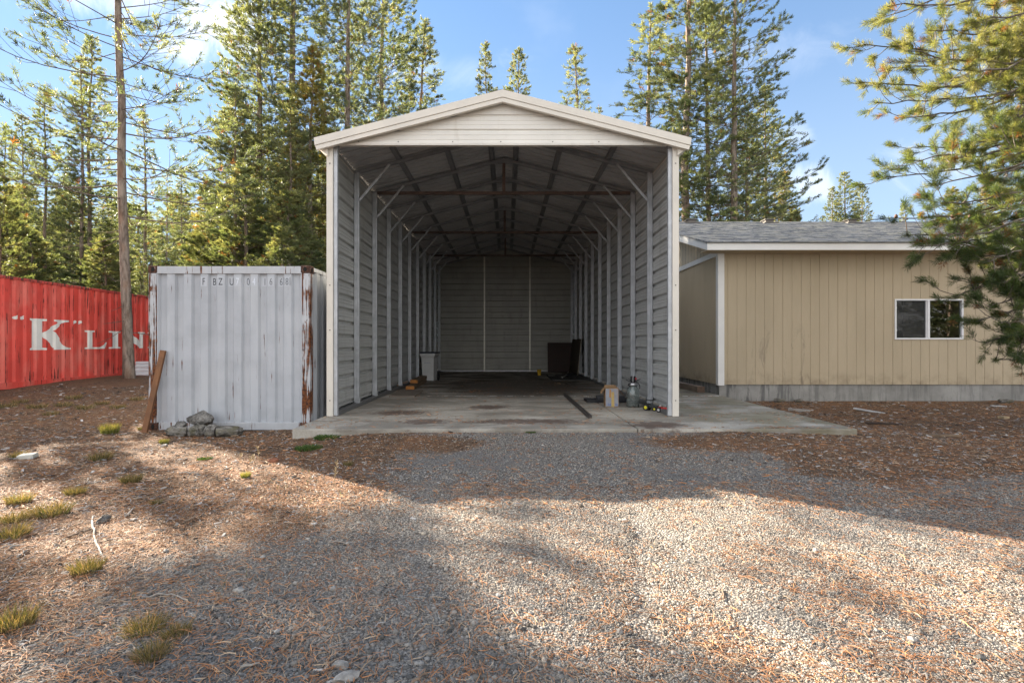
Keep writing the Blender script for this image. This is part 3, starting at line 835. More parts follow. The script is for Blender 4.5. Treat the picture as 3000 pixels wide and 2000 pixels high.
    MB().box(-rk-.012, WL+.42, -ov-.03, -ov+.01, ez-.013, ez-.001).build('drip_edge', m_paint('drip_edge_mat', (.03, .03, .032), .5), T)
    MB().box(-rk+.022, WL+.4, -ov+.024, -.003, ez-.166, ez-.150).build('soffit', tan, T)
    mb = MB()
    V = [(-rk, -ov+.023, ez-.166), (-rk, -ov+.023, ez-.014), (-rk, run, ez-.014+S*(run+ov)), (-rk, run, ez-.166+S*(run+ov))]
    V += [(x+.022, y, z) for x, y, z in V]
    mb.add(V, [(0, 1, 2, 3), (7, 6, 5, 4), (0, 4, 5, 1), (1, 5, 6, 2), (2, 6, 7, 3), (3, 7, 4, 0)]); mb.build('rake_board', white, T)
    mb = MB()
    V = [(-rk+.022, -.0, ez+S*.4-.02), (0, 0, ez+S*.4-.02), (0, run, ez+S*(run+ov)-.03), (-rk+.022, run, ez+S*(run+ov)-.03)]
    mb.add(V, [(0, 1, 2, 3)]); mb.build('rake_soffit', white, T)
    # the band and the upper gable siding
    MB().box(-.035, -.004, .0, DP, zt-.06, zt+.055, .003).build('band_board', white, T)
    mb = MB(); s = .0
    while s < run:
        e2 = min(s+pitch, run)
        f = lambda a, d, z: (-.012+d, a, z)
        tz = lambda a: ez+S*(a+ov)-.05
        for p, q, d in ((s, e2-.012, 0), (e2-.012, e2, .012)):
            mb.add([f(p, d, zt+.05), f(q, d, zt+.05), f(q, d, tz(q)), f(p, d, tz(p))], [(0, 1, 2, 3)])
        s = e2
    mb.build('gable', cream, T)
    # window
    frm = m_paint('window_frame_mat', (.76, .76, .77), .4, .03, 3)
    mb = MB(); t = .035
    mb.box(wx0-.004, wx1+.004, -.018, .05, wz1-t, wz1, .004); mb.box(wx0-.004, wx1+.004, -.018, .05, wz0, wz0+t, .004)
    mb.box(wx0-.004, wx0+t, -.016, .05, wz0+t, wz1-t, .004); mb.box(wx1-t, wx1+.004, -.016, .05, wz0+t, wz1-t, .004)
    xm = (wx0+wx1)/2; mb.box(xm-.035, xm+.018, -.012, .05, wz0+t, wz1-t, .004)
    mb.box(xm-.062, xm-.0355, .006, .045, wz0+t, wz1-t, .003)
    W = mb.build('window', frm, T)
    m, g = material('window_glass_mat')
    g.put(g.p.inputs['Transmission Weight'], 1.0); g.put(g.p.inputs['IOR'], 1.5); finish(g, (.75, .78, .78), .0, spec=.8); glass = m
    m, g = material('insect_screen_mat')
    tr = g.t.nodes.new('ShaderNodeBsdfTransparent'); mx = g.t.nodes.new('ShaderNodeMixShader'); mx.inputs[0].default_value = .45
    finish(g, (.03, .03, .03), .7); g.t.links.new(tr.outputs[0], mx.inputs[2]); g.t.links.new(g.p.outputs[0], mx.inputs[1]); g.t.links.new(mx.outputs[0], g.out.inputs[0]); scr = m
    MB().box(wx0+t, xm-.062, .030, .034, wz0+t, wz1-t).build('glass_pane', glass, W)
    MB().box(xm+.018, wx1-t, .024, .028, wz0+t, wz1-t).build('glass_pane', glass, W)
    sm = MB(); sm.add([(wx0+t, .008, wz0+t), (xm-.063, .008, wz0+t), (xm-.063, .008, wz1-t), (wx0+t, .008, wz1-t)], [(0, 1, 2, 3)]); sm.build('insect_screen', scr, W)
    for zz in (wz0+.18, wz1-.22): MB().box(wx0+t, wx0+t+.014, -.002, .006, zz, zz+.05, .002).build('screen_clip', frm, W)
    ven = m_paint('roof_vent_mat', (.15, .135, .12), .8, .15, 8)
    for u in (2024, 2249, 2490, 2745):
        yy = run-.55; zz = ez+S*(yy+ov); xx = (u-U0)/F*(Y0+yy)-X0
        mb = MB(); mb.box(xx-.13, xx+.13, yy-.13, yy+.13, zz-.02, zz+.07, .01); mb.box(xx-.17, xx+.17, yy-.17, yy+.17, zz+.071, zz+.105, .012)
        mb.box(xx-.24, xx+.24, yy-.26, yy-.13, zz-.055, zz-.03)
        mb.build('roof_vent', ven, T)
# ------------------------------------------------------------------ small things
def blob(mb, c, s, seed, sub=4, rough=.25, flat=None, col=None):
    """an uneven stone"""
    V, Fc = ico(sub); r = np.random.RandomState(seed)
    d = np.ones(len(V))
    for k in range(5):
        w = r.normal(size=3)*(1.2+1.3*k); d += rough/(1+.7*k)*np.sin(V@w+r.rand()*6.28)
    V = V*d[:, None]
    for k in range(13):                                  # knock flat facets into it
        n = r.normal(size=3); n /= np.linalg.norm(n); lim = .58+.3*r.rand()
        ex = np.maximum(V@n-lim, 0); V = V-ex[:, None]*n*.9
    V = V*(1+rough*.16*r.normal(size=(len(V), 1)))*np.array(s)
    a = r.rand()*6.28; ca, sa = math.cos(a)*.0+1, 0
    V = V+np.array(c)
    if flat is not None: V[:, 2] = np.maximum(V[:, 2], flat)
    mb.add(V, Fc, col); return mb

def build_props():
    r = random.Random(4)
    wood = m_paint('raw_timber_mat', (.30, .135, .055), .75, .2, 6, grain=(3, 60, 60))
    endw = m_paint('timber_end_mat', (.42, .17, .045), .8, .2, 14)
    greyw = m_paint('weathered_wood_mat', (.30, .275, .245), .85, .2, 6, grain=(40, 40, 3), bump=.2)
    dark = m_paint('dark_plastic_mat', (.02, .02, .022), .5)
    # leaning plank
    b = (-5.395, 7.40, float(gh(-5.395, 7.40))-.01); t = (-5.235, 7.575, 1.185)
    mb = MB().bar(b, t, .080, .04, .004, up=(0, 1, 0))
    o = mb.build('wooden_plank', m_paint('brown_plank_mat', (.19, .085, .036), .7, .25, 5, grain=(60, 60, 4))); tag(o, 'weathered brown plank leaning upright against the left corner of the grey container', 'plank')
    # stones and log pieces at the foot of the grey container
    st = material('rock_mat'); m, g = st
    v = g.co(); n = g.noise(v, 6, 6, .7); c = g.mix(g.ramp(n, .35, .68), (.075, .07, .064), (.29, .275, .25))
    c = g.mix(g.ramp(g.noise(v, 30, 4, .7), .5, .66, 0, .7), c, (.05, .048, .045)); finish(g, c, .95, 0, g.bump(g.math('ADD', n, g.noise(v, 28, 5, .7)), .9, .03), .15)
    z0 = lambda x, y: float(gh(x, y))
    def px(u, v, z=None):
        q = on_z(u, v, -.03 if z is None else z); return q[0], q[1]
    def rock(name, label, c, s, seed, cat='rock', **k):
        o = blob(MB(), (0, 0, 0), s, seed, **k).build(name, m, smooth=False, loc=c); tag(o, label, cat); return o
    rock('concrete_chunk', 'rough grey concrete chunk heaped on the stones against the grey container', (-4.56, 7.42, .165), (.20, .15, .14), 3, 'rubble', rough=.16)
    rock('rock', 'small pale rock lying on the stones left of the concrete chunk', (-4.80, 7.32, .085), (.085, .07, .055), 8, rough=.15)
    # the row of cut log pieces
    bark = material('old_log_mat'); m2, g = bark
    v = g.co(); n = g.noise(g.co(scale=(2, 12, 12)), 1.5, 6, .7); c = g.mix(g.ramp(n, .35, .68), (.06, .055, .048), (.30, .28, .25))
    c = g.mix(g.ramp(g.noise(v, 7, 5), .5, .66, 0, .45), c, (.13, .12, .06)); finish(g, c, .95, 0, g.bump(n, .9, .03), .1)
    for (ua, ub, rad, sd, lab) in ((484, 551, .078, 1, 'leftmost mossy grey log piece in the row below the grey container'), (553, 603, .088, 2, 'cracked grey log piece lying directly in front of the concrete chunk'), (605, 641, .088, 3, 'short mossy log piece between the cracked piece and the round ended log')):
        y = 7.20; xa, xb = (ua-U0)/F*y, (ub-U0)/F*y; zz = z0((xa+xb)/2, y)+rad*.78
        rr = np.random.RandomState(sd+4)
        xa += .012; xb -= .012; P = [(xa+(xb-xa)*k/6, y+.012*rr.normal(), zz+.008*rr.normal()) for k in range(7)]
        mb = MB().tube(P, [rad*q for q in (.60, .92, 1.06, .98, 1.05, .94, .66)], 14)
        V = mb.v[0]; V += (rr.normal(size=V.shape)*.008).astype(np.float32)
        o = mb.build('log', m2); tag(o, lab, 'log', 'log pieces below the grey container')
    y = 7.08; xa, xb = (637-U0)/F*y, (718-U0)/F*7.3
    T = thing('log', 'longest grey log with its dark round cut end facing out', 'log', (xa, y, z0(xa, y)+.072), 0, 'log pieces below the grey container')
    mb = MB().tube([(0, 0, 0), (.12, .03, .004), (.25, .07, -.002), (xb-xa, .12, -.01)], [.078, .075, .072, .05], 16, False); V = mb.v[0]; V += (np.random.RandomState(2).normal(size=V.shape)*.004).astype(np.float32); mb.build('bark', m2, T)
    MB().lathe([(0, 0), (.05, .001), (.0765, 0), (.0765, .008), (0, .009)], 18, (-.0085, 0, 0), 'x').build('cut_end', m_paint('dark_cut_end_mat', (.05, .043, .037), .9, .3, 20), T)
    # pale block far left
    q = on_z(82, 1338, .04)
    o = MB().box(-.075, .075, -.05, .05, 0, .05, .008).build('wood_block', m_paint('pale_block_mat', (.55, .54, .48), .8, .12, 8, grain=(3, 40, 40)), loc=(q[0], q[1], z0(q[0], q[1])-.005)); o.rotation_euler = (.1, -.05, .25)
    tag(o, 'pale sawn wood block lying on the sunlit ground left of the container', 'wood block')
    # white ribbed sheet behind the tree
    T = thing('metal_sheet', 'white ribbed metal sheet leaning against the red container by the tree foot', 'metal sheet', (-11.2, 14.95, .28), .05)
    pr = []; z = 0
    while z < .47: pr += [(z, 0), (z+.015, .015), (z+.035, .015), (z+.05, 0), (z+.11, 0)]; z += .115
    pr = [(z, d) for z, d in pr if z <= .47]
    MB().strip([(0, d+z*.12, z) for z, d in pr], [(2.3, d+z*.12, z) for z, d in pr]).build('panel', m_paint('white_sheet_mat', (.66, .69, .72), .45, .05, 3), T)
    # things on the slab
    zs = .15
    T = thing('wheeled_bin', 'grey wheeled rubbish bin with dark lid by the left carport wall', 'bin', (-2.34, 15.05, zs), -.12)
    pl = m_paint('bin_plastic_mat', (.52, .52, .51), .5, .05, 4)
    def fr(w0, d0, w1, d1, za, zb, mb, oy0=0, oy1=0):
        V = [(-w0, -d0+oy0, za), (w0, -d0+oy0, za), (w0, d0+oy0, za), (-w0, d0+oy0, za), (-w1, -d1+oy1, zb), (w1, -d1+oy1, zb), (w1, d1+oy1, zb), (-w1, d1+oy1, zb)]
        mb.add(V, [(3, 2, 1, 0), (4, 5, 6, 7), (0, 1, 5, 4), (1, 2, 6, 5), (2, 3, 7, 6), (3, 0, 4, 7)]); return mb
    mb = MB(); fr(.165, .20, .185, .235, .02, .70, mb); fr(.185, .235, .225, .27, .7001, .775, mb); mb.build('body', pl, T)
    MB().box(-.24, .24, -.285, .30, .777, .83, .012).build('rim', pl, T)
    mb = MB(); V = MB().box(-.235, .235, -.27, .36, .832, .875, .018); lid = m_paint('bin_lid_mat', (.03, .035, .05), .45); V.build('lid', lid, T)
    MB().tube([(-.2, .36, .80), (.2, .36, .80)], .016, 10).build('handle', lid, T)
    for s in (-1, 1): MB().lathe([(0, -.02), (.03, -.022), (.10, -.02), (.105, 0), (.10, .02), (.03, .022), (0, .02)], 20, (s*.2, .23, .105), 'x').build('wheel', dark, T)
    ink = m_paint('blue_print_mat', (.06, .11, .30), .6)
    mb = MB()
    for k, (x, w, h_) in enumerate(((-.115, .016, .018), (-.09, .018, .018), (-.062, .018, .018), (-.033, .02, .018), (-.004, .018, .02), (.028, .02, .026), (.056, .010, .034), (.075, .012, .034))):
        mb.box(x, x+w, -.2275, -.2225, .545, .545+h_)
    for k in range(9): mb.box(-.11+k*.02, -.098+k*.02, -.2245, -.2200, .505, .515)
    for k in range(5): mb.box(-.06+k*.02, -.048+k*.02, -.2215, -.2180, .465, .475)
    mb.build('printed_mark', ink, T)
    def plank(name, lab, grp, x, y, z, w, l, h, rz, endm, cat='beam', mt=None):
        T = thing(name, lab, cat, (x, y, z), rz, grp)
        MB().box(-w/2, w/2, .004, l, 0, h, .004).build('board', mt or wood, T); MB().box(-w/2+.002, w/2-.002, 0, .0038, .002, h-.002).build('end_grain', endm, T); return T
    plank('timber_beam', 'orange ended timber beam lying flat on the slab, lower of two by the bin', 'timber beams by the bin', -2.39, 12.24, zs, .21, 2.4, .088, .035, endw, mt=m_paint('beam_mat', (.17, .115, .07), .8, .2, 6, grain=(50, 3, 50)))
    plank('timber_beam', 'orange ended timber beam stacked on top of the other beam by the bin', 'timber beams by the bin', -2.46, 13.1, zs+.0885, .20, 2.2, .088, .02, endw, mt=m_paint('beam_top_mat', (.19, .13, .08), .8, .2, 6, grain=(50, 3, 50)))
    o = MB().box(-.275, .275, 0, 1.3, 0, .028, .004).build('flat_board', m_paint('flat_board_mat', (.20, .165, .135), .85, .2, 4, grain=(3, 30, 30)), loc=(-2.23, 10.54, zs)); o.rotation_euler[2] = .04
    tag(o, 'grey brown flat board lying on the slab along the left carport wall', 'board')
    T = thing('bucket', 'small yellow bucket on the floor near the back wall', 'bucket', (1.13, 17.6, zs))
    MB().lathe([(0, 0), (.062, 0), (.075, .19), (.08, .192), (.08, .205), (.072, .205), (.06, .01), (0, .01)], 24).build('body', m_paint('yellow_bucket_mat', (.55, .33, .012), .5, .1, 8), T)
    MB().tube([(.078*math.cos(t), -.01, .2+.05*math.sin(t)-.06*abs(math.cos(t))**8) for t in np.linspace(0, math.pi, 12)], .003, 6).build('handle', dark, T)
    br = m_paint('dark_panel_mat', (.035, .020, .016), .7, .2, 4)
    o = MB().box(0, 1.0, 0, .03, 0, 1.17, .004).build('dark_panel', br, loc=(1.60, 19.55, zs)); o.rotation_euler = (-.14, 0, 0); tag(o, 'dark brown square panel propped against the back wall', 'panel')
    T = thing('plywood_sheet', 'dark plywood sheet with pale front edge leaning on the right wall', 'plywood', (2.40, 17.0, zs+.042), 0); T.rotation_euler = (0, .10, 0)
    MB().box(0, .016, .003, 2.3, 0, 1.25).build('board', m_paint('dark_ply_mat', (.07, .055, .038), .75, .2, 3, grain=(50, 3, 50)), T)
    MB().box(.001, .015, -.001, .0025, .002, 1.245).build('edge', m_paint('ply_edge_mat', (.52, .45, .34), .8, .2, 30), T)
    o = MB().box(-.59, .59, 0, 2.45, 0, .038, .006).build('floor_panel', m_paint('floor_panel_mat', (.045, .042, .038), .8, .2, 5), loc=(1.97, 15.1, zs)); tag(o, 'wide dark panel lying flat on the slab by the right wall', 'panel')
    o = MB().tube([(0, 0, 0), (.15, .4, .02), (.30, .9, .10)], .022, 10).build('metal_pipe', m_paint('pipe_mat', (.30, .29, .27), .5, .1, 8, metal=.5), loc=(1.74, 15.75, zs+.062)); tag(o, 'short grey pipe lying on the dark floor panel', 'pipe')
    o = blob(MB(), (0, 0, .06), (.22, .15, .07), 6, rough=.3).build('rubbish_sack', m_paint('black_sack_mat', (.02, .02, .021), .35), loc=(2.08, 16.3, zs+.036)); tag(o, 'black crumpled sack on the dark floor panel', 'sack')
    mb = MB(); mb.box(-.13, .13, -.05, .05, 0, .004); o = mb.build('paper_scrap', m_paint('paper_mat', (.62, .62, .56), .9, .1, 9), loc=(1.52, 16.9, zs+.040)); o.rotation_euler = (.06, .05, .3); tag(o, 'pale paper scrap at the left end of the dark floor panel', 'scrap')
    # steel bar on the slab
    o = MB().box(-.028, .028, 0, 3.25, 0, .05, .004).build('steel_bar', m_paint('dark_steel_mat', (.055, .048, .045), .55, .25, 6, metal=.4), loc=(1.26, 7.56, zs)); o.rotation_euler[2] = .002; tag(o, 'long dark square steel bar lying on the slab pointing inside', 'steel bar')
    # cardboard box
    T = thing('cardboard_box', 'torn open grey white cardboard box with yellow tape stripe', 'box', (1.885, 9.03, zs), -.06)
    kraft = m_paint('kraft_mat', (.25, .15, .075), .85, .15, 10); label = m_paint('box_print_mat', (.25, .26, .29), .8, .12, 9, dirt=(.35, .22, .12)); tape = m_paint('tape_mat', (.40, .28, .10), .5, .1, 10)
    mb = MB()
    for x0, x1, ya, yb in ((-.118, .118, -.11, -.106), (-.118, .118, .106, .11), (-.118, -.114, -.106, .106), (.114, .118, -.106, .106)): mb.box(x0, x1, ya, yb, .002, .335)
    mb.box(-.114, .114, -.106, .106, .002, .006); mb.build('body', kraft, T)
    MB().box(-.112, .112, -.1125, -.1105, .012, .33).build('printed_face', label, T)
    MB().box(-.012, .036, -.1145, -.1128, .004, .27).build('tape_stripe', tape, T)
    MB().add([(-.05, -.1135, .18), (-.02, -.1135, .16), (-.014, -.1135, .31), (-.045, -.1135, .325)], [(0, 1, 2, 3)]).build('stain', m_paint('orange_stain_mat', (.40, .20, .07), .8), T)
    mb = MB()
    for k, (x, h_) in enumerate(((-.075, .05), (-.06, .032), (-.042, .032), (-.028, .032), (.06, .034), (.075, .034), (.09, .028))): mb.box(x, x+.008, -.1138, -.1127, .028, .028+h_)
    mb.build('printed_mark', ink, T)
    def flap(pts, nm='flap'):
        a = np.array(pts, float); n = np.cross(a[1]-a[0], a[3]-a[0]); n = n/np.linalg.norm(n)*.004
        V = np.concatenate([a, a+n]); MB().add(V, [(3, 2, 1, 0), (4, 5, 6, 7), (0, 1, 5, 4), (1, 2, 6, 5), (2, 3, 7, 6), (3, 0, 4, 7)]).build(nm, kraft, T)
    flap([(.118, -.10, .333), (.118, .10, .333), (.20, .10, .235), (.215, -.09, .20)])
    flap([(-.118, -.10, .333), (-.118, .10, .333), (-.185, .09, .26), (-.19, -.08, .235)])
    flap([(-.11, -.110, .334), (.11, -.110, .334), (.10, -.02, .352), (-.11, -.03, .345)])
    flap([(-.11, .108, .334), (.11, .108, .334), (.10, .17, .37), (-.10, .16, .37)])
    # low dark tray behind the box
    T = thing('black_tray', 'low black tray lying behind the cardboard box and the glass jar', 'tray', (1.95, 9.75, zs), .02)
    mb = MB(); mb.box(-.42, .42, -.2, .2, 0, .02, .004); mb.box(-.42, .42, -.2, -.18, .0205, .055, .003); mb.box(-.42, .42, .18, .2, .0205, .055, .003); mb.box(-.42, -.4, -.179, .179, .0205, .055, .003); mb.box(.4, .42, -.179, .179, .0205, .055, .003)
    mb.build('pan', dark, T); MB().box(-.2, .34, -.09, .10, .021, .12, .02).build('tool_case', m_paint('tool_case_mat', (.04, .04, .043), .5, .2, 8), T)
    # big glass jar with pump head
    T = thing('glass_jar', 'large clear glass jar with a black pump head beside the cardboard box', 'jar', (2.255, 8.92, zs))
    m3, g = material('jar_glass_mat'); g.put(g.p.inputs['Transmission Weight'], .92); finish(g, (.70, .76, .74), .06, spec=.5)
    MB().lathe([(0, .004), (.10, .002), (.112, .02), (.114, .05), (.114, .27), (.108, .315), (.085, .35), (.070, .362), (.070, .385), (.064, .385), (.064, .36), (.08, .345), (.103, .31), (.109, .27), (.109, .05), (.10, .014), (0, .012)], 36).build('body', m3, T, True)
    MB().lathe([(0, .012), (.098, .0145), (.1075, .05), (.1075, .10), (0, .10)], 32).build('residue', m_paint('residue_mat', (.06, .062, .058), .7, .2, 9), T)
    steel = m_paint('lid_steel_mat', (.42, .42, .43), .3, .1, 9, metal=.8)
    MB().lathe([(.071, .387), (.082, .387), (.084, .40), (.084, .428), (.06, .435), (0, .436)], 32).build('lid', steel, T, True)
    mb = MB().lathe([(0, .437), (.038, .437), (.042, .46), (.047, .465), (.047, .545), (.042, .555), (0, .556)], 24); mb.build('pump_head', dark, T)
    MB().tube([(-.014, -.048, .45), (-.014, -.05, .53), (-.006, -.05, .575)], .0075, 8).build('chrome_pin', steel, T)
    MB().box(.026, .052, -.056, -.036, .495, .528, .004).build('red_switch', m_paint('red_switch_mat', (.42, .03, .04), .5), T)
    mb = MB()
    mb.tube([(-.03, 0, .452), (-.08, -.02, .47), (-.125, -.03, .485)], .007, 8); mb.tube([(-.03, -.01, .462), (-.07, -.04, .49), (-.09, -.05, .51)], .006, 8)
    mb.tube([(.03, 0, .462), (.075, -.02, .485), (.125, -.03, .505)], .007, 8); mb.build('lever', dark, T)
    MB().tube([(.04, -.03, .445), (.075, -.05, .44), (.098, -.06, .40), (.108, -.06, .36), (.102, -.055, .33)], .008, 8).build('hose', dark, T)
    MB().tube([(-.05, -.06, .43), (-.088, -.05, .415), (-.092, -.02, .39), (-.05, .06, .38)], .009, 8).build('hose', dark, T)
    # two toy tractors
    def wheel(T, x, y, r_, w, hub, tyre, rim):
        o = MB().lathe([(r_*.55, -w/2), (r_*.9, -w/2), (r_, -w*.3), (r_, w*.3), (r_*.9, w/2), (r_*.55, w/2), (r_*.55, -w/2)], 22, (x, y, r_), 'x').build('wheel', tyre, T)
        MB().lathe([(0, -w*.42), (r_*.2, -w*.46), (r_*.55, -w*.36), (r_*.55, w*.36), (r_*.2, w*.46), (0, w*.42)], 18, (x, y, r_), 'x').build('rim', rim, o)
    tyre = m_paint('toy_tyre_mat', (.018, .018, .018), .7); yel = m_paint('toy_yellow_mat', (.62, .55, .02), .4); wht = m_paint('toy_white_mat', (.45, .44, .43), .5); red = m_paint('toy_red_mat', (.45, .02, .015), .35); tb = m_paint('toy_black_mat', (.022, .026, .024), .45)
    T = thing('toy_tractor', 'black toy tractor with roll cage and yellow wheel hub', 'toy', (2.45, 8.50, zs), -2.2)
    for s in (-1, 1):
        wheel(T, s*.066, -.06, .052, .04, None, tyre, yel); wheel(T, s*.055, .085, .034, .026, None, tyre, yel)
    MB().box(-.034, .034, -.05, .13, .04, .092, .01).build('body', tb, T); MB().box(-.04, .04, -.095, -.02, .06, .10, .008).build('seat', tb, T)
    mb = MB()
    for x in (-.04, .04):
        for y in (-.085, .02): mb.tube([(x, y, .085), (x*.92, y*.95, .165)], .005, 6)
    mb.box(-.045, .045, -.095, .03, .165, .174, .003); mb.build('roll_cage', tb, T)
    T = thing('toy_tractor', 'red toy tractor with pale grille and white wheel hubs', 'toy', (2.585, 8.235, zs), -2.35)
    for s in (-1, 1):
        wheel(T, s*.055, -.055, .042, .032, None, tyre, wht); wheel(T, s*.045, .075, .025, .02, None, tyre, wht)
    MB().box(-.03, .03, -.03, .115, .038, .088, .01).build('body', red, T); MB().box(-.026, .026, .1152, .119, .046, .082, .001).build('grille', wht, T)
    MB().box(-.052, .052, -.075, -.035, .075, .09, .006).build('mudguard', red, T); MB().box(-.02, .02, -.065, -.03, .0905, .118, .008).build('seat', wht, T)
    MB().tube([(0, -.015, .085), (0, -.028, .115)], .003, 6).build('steering_column', tb, T)
    MB().lathe([(.0, 0), (.004, 0), (.004, .04), (0, .041)], 8, (0, .06, .086)).build('exhaust', tb, T)
    # beam by the house wall
    T = plank('timber_beam', 'weathered grey brown beam on the slab along the house side wall', None, 4.50, 11.55, zs, .175, 2.3, .135, .03, m_paint('beam_end_mat', (.13, .085, .06), .85, .25, 14), mt=m_paint('house_beam_mat', (.24, .18, .135), .85, .2, 5, grain=(30, 3, 30)))
    # a few loose boards by the house
    def stick(u, v, z, L, w, h, rz, lab, name='board', mt=greyw, rx=.03, cat='board', grp=None):
        q = on_z(u, v, z); o = MB().box(-L/2, L/2, -w/2, w/2, 0, h, .004).build(name, mt, loc=(q[0], q[1], z0(q[0], q[1])+.004)); o.rotation_euler = (0, rx, rz); tag(o, lab, cat, grp); return o
    pale = m_paint('pale_board_mat', (.44, .43, .42), .85, .12, 6, grain=(3, 40, 40))
    stick(2546, 1205, .0, .50, .09, .025, -.85, 'pale grey board tilted on the needles below the house wall', mt=pale, rx=.10)
    stick(2340, 1199, .03, .36, .12, .04, -.45, 'grey board stub beside the right edge of the slab')
    stick(2760, 1283, .0, .50, .05, .03, .04, 'brown split branch lying in front of the house', 'branch', m_paint('branch_mat', (.17, .12, .08), .9, .25, 8), cat='branch')
    stick(2590, 1242, .0, .55, .05, .025, -.06, 'dark bark strip on the brown needles before the house', 'bark_strip', m_paint('bark_strip_mat', (.05, .035, .027), .9, .3, 8), cat='bark')
    stick(2940, 1226, .0, .13, .09, .04, .2, 'small tan and black block on the ground under the window', 'wood_block', m_paint('tan_block_mat', (.36, .27, .16), .8, .3, 12), cat='wood block')
    stick(2925, 1190, .0, .26, .07, .02, -.2, 'pale flat offcut near the foundation right of the window', mt=pale)
    for k, (u, v, s, lab) in enumerate(((2950, 1180, .17, 'dark jagged piece of firewood against the foundation at far right'), (2282, 1163, .13, 'brown lump of wood at the house corner beside the slab'), (2338, 1166, .12, 'dark lump of wood near the house corner'))):
        q = on_z(u, v, .0); yq = min(q[1], 10.95); o = blob(MB(), (0, 0, 0), (s, s*.45, s*.42), 20+k, rough=.25).build('wood_lump', m2, loc=(q[0]/q[1]*yq, yq, z0(q[0], yq)+s*.25)); tag(o, lab, 'firewood')
    # stones
    pst, g = material('pale_stone_mat'); v = g.co(); n = g.noise(v, 14, 6, .7); finish(g, g.mix(g.ramp(n, .35, .68), (.20, .19, .175), (.42, .40, .37)), .95, 0, g.bump(n, .8, .012), .15)
    for k, (u, v, s, lab) in enumerate(((1095/1.568, 1200+838/1.568, .032, 'pale oblong stone in the gravel at left of centre'), (475/1.568, 1200+512/1.568, .05, 'dark stone right of the thin pale twig at left'), (1570/1.568, 1200+1180/1.568, .034, 'pale angular stone among coarse gravel at the bottom edge'), (1600/1.568, 1200+1235/1.568, .045, 'large flat stone cut by the bottom edge of the view'), (915/1.568, 1200+900/1.568, .018, 'white chip stone below the pale oblong stone'), (1255/1.568, 1200+238/1.568, .05, 'reddish brown stone at the shadow edge before the slab'), (755/1.568, 1200+160/1.568, .05, 'flat grey stone near the grass tuft at the log row'))):
        if k == 1: u, v = 475/1.568, 1200+512/1.568
        q = on_z(u, v, .03)
        mt = (m if k == 1 else pst) if k not in (5,) else m_paint('red_stone_mat', (.22, .09, .05), .9, .3, 12)
        o = blob(MB(), (0, 0, 0), (s*1.15, s*.75, s*.55), 40+k, sub=2, rough=.18).build('stone', mt, loc=(q[0], q[1], z0(q[0], q[1])+s*.2)); o.rotation_euler[2] = k*1.3; tag(o, lab, 'stone')
    # fallen sticks
    tw = m_paint('pale_twig_mat', (.27, .245, .215), .85, .2, 12); bw = m_paint('brown_twig_mat', (.19, .135, .095), .85, .25, 12)
    def twig(pts, rad, lab, mt=tw, cat='stick'):
        P = []
        for u, v in pts:
            q = on_z(u, v, .03); P.append((q[0], q[1], z0(q[0], q[1])+rad*.7+.003))
        P = np.array(P); 
        t = np.linspace(0, len(P)-1, 4*(len(P)-1)+1); Q = np.stack([np.interp(t, range(len(P)), P[:, c]) for c in range(3)], 1)
        Q += np.random.RandomState(int(P[0, 0]*977) % 9999).normal(size=Q.shape)*rad*.35
        c = Q.mean(0); o = MB().tube(Q-c, np.linspace(rad*.68, rad*.34, len(Q)), 7).build('stick', mt, loc=tuple(c)); tag(o, lab, cat, 'fallen sticks on the ground')
    z7 = lambda x, y: (x/1.568, 1200+y/1.568)
    z4 = lambda x, y: (x/3.92, 1250+y/3.92)
    twig([z4(1065, 1040), z4(1075, 1200), z4(1130, 1400), z4(1185, 1500), z4(1205, 1560)], .011, 'thin pale curved twig rising beside the dark green grass tuft')
    twig([z7(312, 590), z7(370, 568), z7(440, 545)], .012, 'grey straight stick left of the thin curved twig', bw)
    twig([z7(660, 868), z7(720, 852), z7(790, 850), z7(860, 878)], .009, 'long bent grey twig left of the pale oblong stone')
    twig([z7(850, 520), z7(900, 500), z7(945, 485)], .014, 'thick pale stick in the middle of the left ground', bw)
    twig([z7(1525, 617), z7(1605, 620)], .009, 'short white stick lying level on sunlit gravel')
    twig([z7(745, 568), z7(780, 570), z7(815, 572)], .010, 'brown stick with a small pale stone against it', bw)
    twig([z7(780, 405), z7(826, 394)], .012, 'white flat splinter below the small yellow tuft')
    twig([z7(572, 495), z7(600, 470), z7(618, 450)], .014, 'pale stick standing askew above a bark piece')
    twig([z7(355, 460), z7(425, 447)], .013, 'pale stick below the yellowish grass at left')
    twig([z7(1295, 1125), z7(1330, 1085), z7(1365, 1045)], .010, 'tan stick lying across coarse gravel', bw)
    twig([z7(995, 895), z7(1012, 855)], .010, 'tan splinter right of the pale oblong stone', bw)
    twig([z7(590, 1140), z7(660, 1158)], .011, 'dark brown stub near the lowest grass tuft', bw)
    twig([z7(1110, 1200), z7(1190, 1180)], .009, 'pale splinter on coarse gravel at the bottom')
    twig([z7(1885, 1250), z7(1960, 1215)], .010, 'grey stick at the bottom edge right of the coarse gravel', bw)
    twig([z4(180, 890), z4(330, 865), z4(470, 845)], .012, 'long brown stick between two grass tufts at far left', bw)
    twig([z4(360, 1050), z4(470, 1010), z4(575, 970)], .010, 'tan twig below the orange grass tuft', bw)
    twig([z4(100, 1425), z4(300, 1370)], .011, 'long grey stick at the left border')
    twig([z4(200, 1525), z4(260, 1480), z4(345, 1435)], .010, 'grey crooked twig at the lower left')
    twig([z4(990, 675), z4(1100, 650), z4(1240, 615)], .010, 'thin pale branch right of the flat green tuft')
    twig([z4(2060, 540), z4(2160, 535), z4(2290, 550)], .012, 'arched pale twig below the grey container')
    twig([z7(950, 0+820), z7(965, 860)], .006, 'little dark twig upright in the sun', bw) if 0 else None
